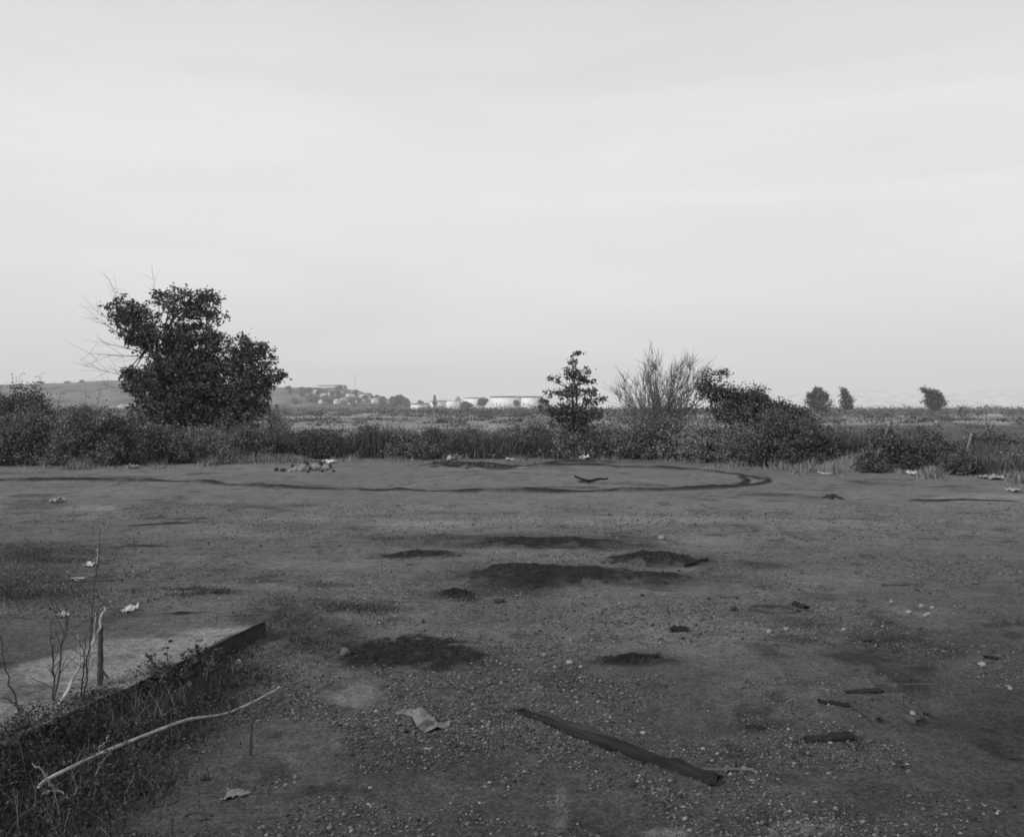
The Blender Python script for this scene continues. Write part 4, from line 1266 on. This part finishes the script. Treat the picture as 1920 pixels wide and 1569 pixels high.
def driftwood():
    c = GP(1110, 905)
    t = thing('branch', c, 'forked dead branch lying inside the looping ridge', 'branch')
    rng = np.random.default_rng(9); k = c.y / F
    def q(px, py): return np.array([(px - 1110) * k, (900 - py) * k * 1.2, max(.03, (905 - py) * k)])
    pp = [(wob(q(1078, 893), q(1100, 902), 5, .02, rng), np.linspace(.02, .035, 5)), (wob(q(1100, 902), q(1142, 897), 7, .02, rng), np.linspace(.04, .02, 7)),
          (wob(q(1083, 905), q(1102, 902), 5, .02, rng), np.linspace(.015, .03, 5)), (wob(q(1110, 901), q(1114, 907), 4, .02, rng), np.linspace(.02, .01, 4))]
    v, f = tube(pp, 6)
    link('limb', mesh_np('limb', v, f, smooth=True), M_CHAR, t)


driftwood()


# ------------------------------------------------------------------ hills
def hill(name, xs_px, tops_px, Y, depth, albedo, seed, rough=.06, base=-.5, nx=260, ny=50, tint=NEUT, scale=.02):
    x = np.linspace(xs_px[0], xs_px[-1], nx)
    top = np.interp(x, xs_px, tops_px)
    u = np.linspace(-1, 1, ny)
    PX, U = np.meshgrid(x, u)
    h = H0 - (np.interp(PX, xs_px, tops_px) - HY) / F * Y
    YY = Y + U * depth
    X = (PX - CX) / F * Y
    prof = np.cos(U * math.pi / 2) ** 1.1
    n = fbm(X / (depth * .35), YY / (depth * .35), oct=5, s=seed)
    Z = base + (h - base) * prof * (1 + rough * n * (1 - np.exp(-(U * 3) ** 2) * .8))
    v = np.stack([X, YY, Z], -1).reshape(-1, 3)
    idx = np.arange(nx * ny).reshape(ny, nx)
    f = np.stack([idx[:-1, :-1], idx[:-1, 1:], idx[1:, 1:], idx[1:, :-1]], -1).reshape(-1, 4)
    tag(link(name, mesh_np(name, v, f, smooth=True), mat(name + '_surface', albedo, tint, scale, .8, detail=9)), kind='structure')
    def zat(px, y):
        hh = H0 - (np.interp(px, xs_px, tops_px) - HY) / F * Y
        uu = (y - Y) / depth
        return base + (hh - base) * math.cos(uu * math.pi / 2) ** 1.1
    return zat


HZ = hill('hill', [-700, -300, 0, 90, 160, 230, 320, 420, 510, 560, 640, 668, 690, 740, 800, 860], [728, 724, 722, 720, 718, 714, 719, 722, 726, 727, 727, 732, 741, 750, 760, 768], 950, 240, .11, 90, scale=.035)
hill('hills', [1380, 1440, 1520, 1600, 1660, 1720, 1800, 1860, 1920, 2050, 2300, 2700], [764, 744, 734, 732, 733, 737, 735, 730, 727, 725, 735, 764], 4200, 420, .45, 93)  # pale albedo paints in part of the distance haze
hill('far_hills', [-900, -300, 400, 1100, 1500, 2000, 2600], [766, 764, 763, 764, 758, 752, 766], 4750, 150, .45, 94)  # haze painted into the pale colour here too


# ------------------------------------------------------------------ far buildings
M_WHITE = mat('white_wall', .82, NEUT, .2, .06)
M_ROOF = mat('roof_grey', .16, NEUT, .3, .25)
M_ROOFP = mat('roof_pale', .5, NEUT, .3, .2)
M_WIN = mat('window_dark', .6, NEUT, .5, .2, rough=.3, spec=.5)


def boxes(bl):
    V, Fq = [], []
    for (x0, x1, y0, y1, z0, z1) in bl:
        o = len(V)
        V += [(x, y, z) for z in (z0, z1) for (x, y) in ((x0, y0), (x1, y0), (x1, y1), (x0, y1))]
        Fq += [(o, o + 3, o + 2, o + 1), (o + 4, o + 5, o + 6, o + 7), (o, o + 1, o + 5, o + 4), (o + 1, o + 2, o + 6, o + 5), (o + 2, o + 3, o + 7, o + 6), (o + 3, o, o + 4, o + 7)]
    return V, Fq


def building(px0, px1, ytop, ybot, Y, depth, label, nwin, roof='flat', rz=0.0, group=None, zbase=None, name='building', cat='building', rm=None, wall=None, win_h=.35):
    x0, x1 = (px0 - CX) / F * Y, (px1 - CX) / F * Y
    z1 = H0 - (ytop - HY) / F * Y
    z0 = -.3 if zbase is None else zbase
    cx = (x0 + x1) / 2; hw = (x1 - x0) / 2
    t = thing(name, (cx, Y, z0), label, cat, group)
    t.rotation_euler.z = rz
    h = z1 - z0
    v, f = boxes([(-hw, hw, 0, depth, 0, h)])
    link('wall', mesh_np('wall', v, f), wall or M_WHITE, t)
    if roof == 'flat':
        v, f = boxes([(-hw - .6, hw + .6, -.9, depth + .6, h + .02, h + .55)])
    else:
        rh = h * .45
        v = [(-hw - .4, -.5, h + .01), (hw + .4, -.5, h + .01), (hw + .4, depth + .5, h + .01), (-hw - .4, depth + .5, h + .01), (-hw - .4, depth / 2, h + rh), (hw + .4, depth / 2, h + rh)]
        f = [(0, 1, 5, 4), (2, 3, 4, 5), (0, 3, 2, 1), (1, 2, 5, 5), (3, 0, 4, 4)]
        me = bpy.data.meshes.new('roof'); me.from_pydata(v, [], [(0, 1, 5, 4), (2, 3, 4, 5), (0, 3, 2, 1), (1, 2, 5), (3, 0, 4)])
        link('roof', me, rm or M_ROOF, t)
        v = None
    if v is not None:
        link('roof', mesh_np('roof', v, f), rm or M_ROOF, t)
    for i in range(nwin):
        wx = -hw + (i + .5) / nwin * 2 * hw; ww = min(1.6, hw / nwin * .4)
        v, f = boxes([(wx - ww, wx + ww, -.06, .02, h * (.5 - win_h / 3), h * (.5 + win_h / 3))])
        link('window', mesh_np('window', v, f), M_WIN, t)
    return t


building(917, 966, 744, 757, 700, 16, 'long white warehouse with a thin dark roof line, left part', 6, rm=M_ROOF, rz=-.5)
building(976, 1004, 744, 757, 690, 14, 'bright white block at the right end of the far warehouses', 3, rm=M_ROOF, rz=-.5)
building(870, 897, 746, 757, 720, 12, 'lower greyish white building left of the long warehouse', 3, rm=M_ROOFP, rz=-.5)
building(828, 854, 751, 758, 690, 10, 'low pale building with a gently pitched roof right of the far conifer', 2, roof='gable', rm=M_ROOFP, rz=-.5)
building(768, 791, 757, 765, 560, 9, 'bright low white shed at the foot of the hill', 2, rm=M_ROOFP, rz=-.5)
building(806, 826, 752, 760, 640, 9, 'small grey shed between the low shed and the pale gabled building', 1, rm=M_ROOFP, rz=-.5)
building(596, 645, 722.5, 730, 950, 10, 'flat white building on the crest of the hill', 4, rm=M_ROOFP, zbase=22)
hs = [(560, 742), (578, 748), (590, 737), (604, 745), (618, 740), (632, 736), (640, 750), (652, 744), (660, 738), (668, 752), (676, 746), (684, 743), (690, 749), (699, 755), (712, 751), (722, 757), (735, 754),
      (748, 758), (628, 757), (600, 756), (655, 757), (205, 768), (222, 767), (237, 765)]
rnd = random.Random(3)
for i, (px, py) in enumerate(hs):
    # seat each house on the near slope of the hill
    Y = 880
    for yy in np.arange(712, 948, 4):
        z = HZ(px, yy)
        if HY + (H0 - z) / yy * F <= py:
            Y = yy; break
    z = HZ(px, Y)
    k = Y / F
    w_ = rnd.uniform(4.5, 9) * k; h_ = rnd.uniform(1.6, 2.6)
    p0 = CX + ((px - CX) / F * Y - w_ / 2) / Y * F; p1 = CX + ((px - CX) / F * Y + w_ / 2) / Y * F
    yt = HY - (z + h_ - H0) / Y * F
    lab = 'small pale house on the far hillside' if i < 21 else 'pale house showing through the gap left of the largest tree'
    building(p0, p1, yt, 0, Y, 8, lab, 2, roof='gable', rz=rnd.uniform(-.9, -.2), group='houses on the far hillside' if i < 21 else 'pale houses through the gap by the largest tree', zbase=z - .8, name='house', cat='house',
             rm=M_ROOFP if rnd.random() < .55 else M_ROOF)


# hillside and horizon trees, each one its own
def far_tree(px, ybase, ytop, wpx, Y, seed, label, group, zb=None, cone=False):
    k = Y / F; rng = np.random.default_rng(seed)
    x = (px - CX) * k; z1 = H0 - (ytop - HY) * k
    z0 = (H0 - (ybase - HY) * k) if zb is None else zb
    t = thing('tree', (x, Y, z0), label, 'tree', group)
    h = z1 - z0; R = wpx / 2 * k
    if cone:
        bl = [(0, 0, h * .25, R, R, h * .2), (0, 0, h * .5, R * .65, R * .65, h * .2), (0, 0, h * .8, R * .3, R * .3, h * .2)]
    else:
        bl = [(rng.uniform(-.4, .4) * R, rng.uniform(-.4, .4) * R, h * rng.uniform(.4, .75), R * rng.uniform(.5, .8), R * .7, h * rng.uniform(.22, .35)) for _ in range(5)]
    C_, P_ = blob_points(bl, 16, rng, sub=.35, per=9)
    link('crown', foliage_mesh('crown', P_, 1.1, rng, zmin=.1), M_LEAFM, t)
    v, f = tube([(np.array([[0, 0, -.5], [0, 0, h * .5]]), [.35, .2])], 5)
    link('trunk', mesh_np('trunk', v, f), M_BARK, t)


ft = [(815, 757, 738, 9, 640, 'pointed dark conifer standing alone on the far skyline', True), (745, 757, 739, 34, 760, 'broad dark tree at the right end of the hillside houses', False),
      (762, 759, 746, 18, 750, 'small dark tree right of the broad hillside tree', False), (905, 760, 745, 20, 650, 'dark round tree in front of the left end of the long warehouse', False),
      (968, 760, 751, 12, 650, 'dark bush between the two warehouse parts', False), (875, 762, 753, 26, 600, 'low bush in front of the greyish white building', False),
      (790, 760, 751, 14, 600, 'low dark tree behind the bright shed', False), (1018, 762, 747, 16, 600, 'dark tree at the right end of the warehouses', False)]
for i, (px, yb, yt, w_, Y, lab, cn) in enumerate(ft):
    far_tree(px, yb + 6, yt, w_, Y, 800 + i, lab, 'trees on the far skyline', cone=cn)
for i, (px, yt, w_) in enumerate(((127, 715, 11), (153, 712, 9), (79, 716, 12), (100, 719, 8), (182, 715, 6), (648, 724, 5))):
    far_tree(px, 0, yt, w_, 950, 820 + i, 'little dark tree on the crest of the hill', 'little trees on the crest of the hill', zb=HZ(px, 950) - .6)
for i in range(60):
    px = rnd.uniform(540, 765); yy = rnd.uniform(735, 860)
    z = HZ(px, yy)
    hh = rnd.uniform(3, 5.5)
    far_tree(px, 0, HY - (z + hh - H0) / yy * F, rnd.uniform(7, 14), yy, 840 + i, 'dark tree scattered on the hill slope', 'trees scattered on the hill slope', zb=z - .4)

# mast on the hill shoulder
x = (666 - CX) / F * 930
mt_ = thing('mast', (x, 930, HZ(666, 930) - 1), 'faint thin lattice mast on the shoulder of the hill', 'mast')
hm = H0 - (703 - HY) / F * 930 - (HZ(666, 930) - 1)
pp = [(np.array([[sx * .55, sy * .55, 0], [sx * .12, sy * .12, hm]]), [.05, .04]) for sx in (-1, 1) for sy in (-1, 1)]
for q in range(16):
    a0, a1 = q / 16, (q + 1) / 16
    w0, w1 = .55 - .43 * a0, .55 - .43 * a1
    pp.append((np.array([[-w0, -w0, hm * a0], [w1, -w1, hm * a1]]), [.03, .03]))
    pp.append((np.array([[w0, w0, hm * a0], [-w1, w1, hm * a1]]), [.03, .03]))
v, f = tube(pp, 4)
link('lattice', mesh_np('lattice', v, f), mat('mast_steel', .35, NEUT, 1, .1), mt_)

# ------------------------------------------------------------------ haze
V = [(x, y, z) for z in (-2.0, 90.0) for (x, y) in ((-6600, -6600), (6600, -6600), (6600, 6600), (-6600, 6600))]
hz = link('haze', mesh_np('haze', V, [(0, 3, 2, 1), (4, 5, 6, 7), (0, 1, 5, 4), (1, 2, 6, 5), (2, 3, 7, 6), (3, 0, 4, 7)]))
hm_ = bpy.data.materials.new('haze'); hm_.use_nodes = True
t = hm_.node_tree; t.nodes.clear()
o_ = t.nodes.new('ShaderNodeOutputMaterial'); pv = t.nodes.new('ShaderNodeVolumePrincipled')
pv.inputs['Color'].default_value = (.97, .98, .975, 1); pv.inputs['Density'].default_value = 3.4e-4; pv.inputs['Anisotropy'].default_value = .0
t.links.new(pv.outputs[0], o_.inputs['Volume'])
hz.data.materials.append(hm_)
tag(hz, kind='stuff')
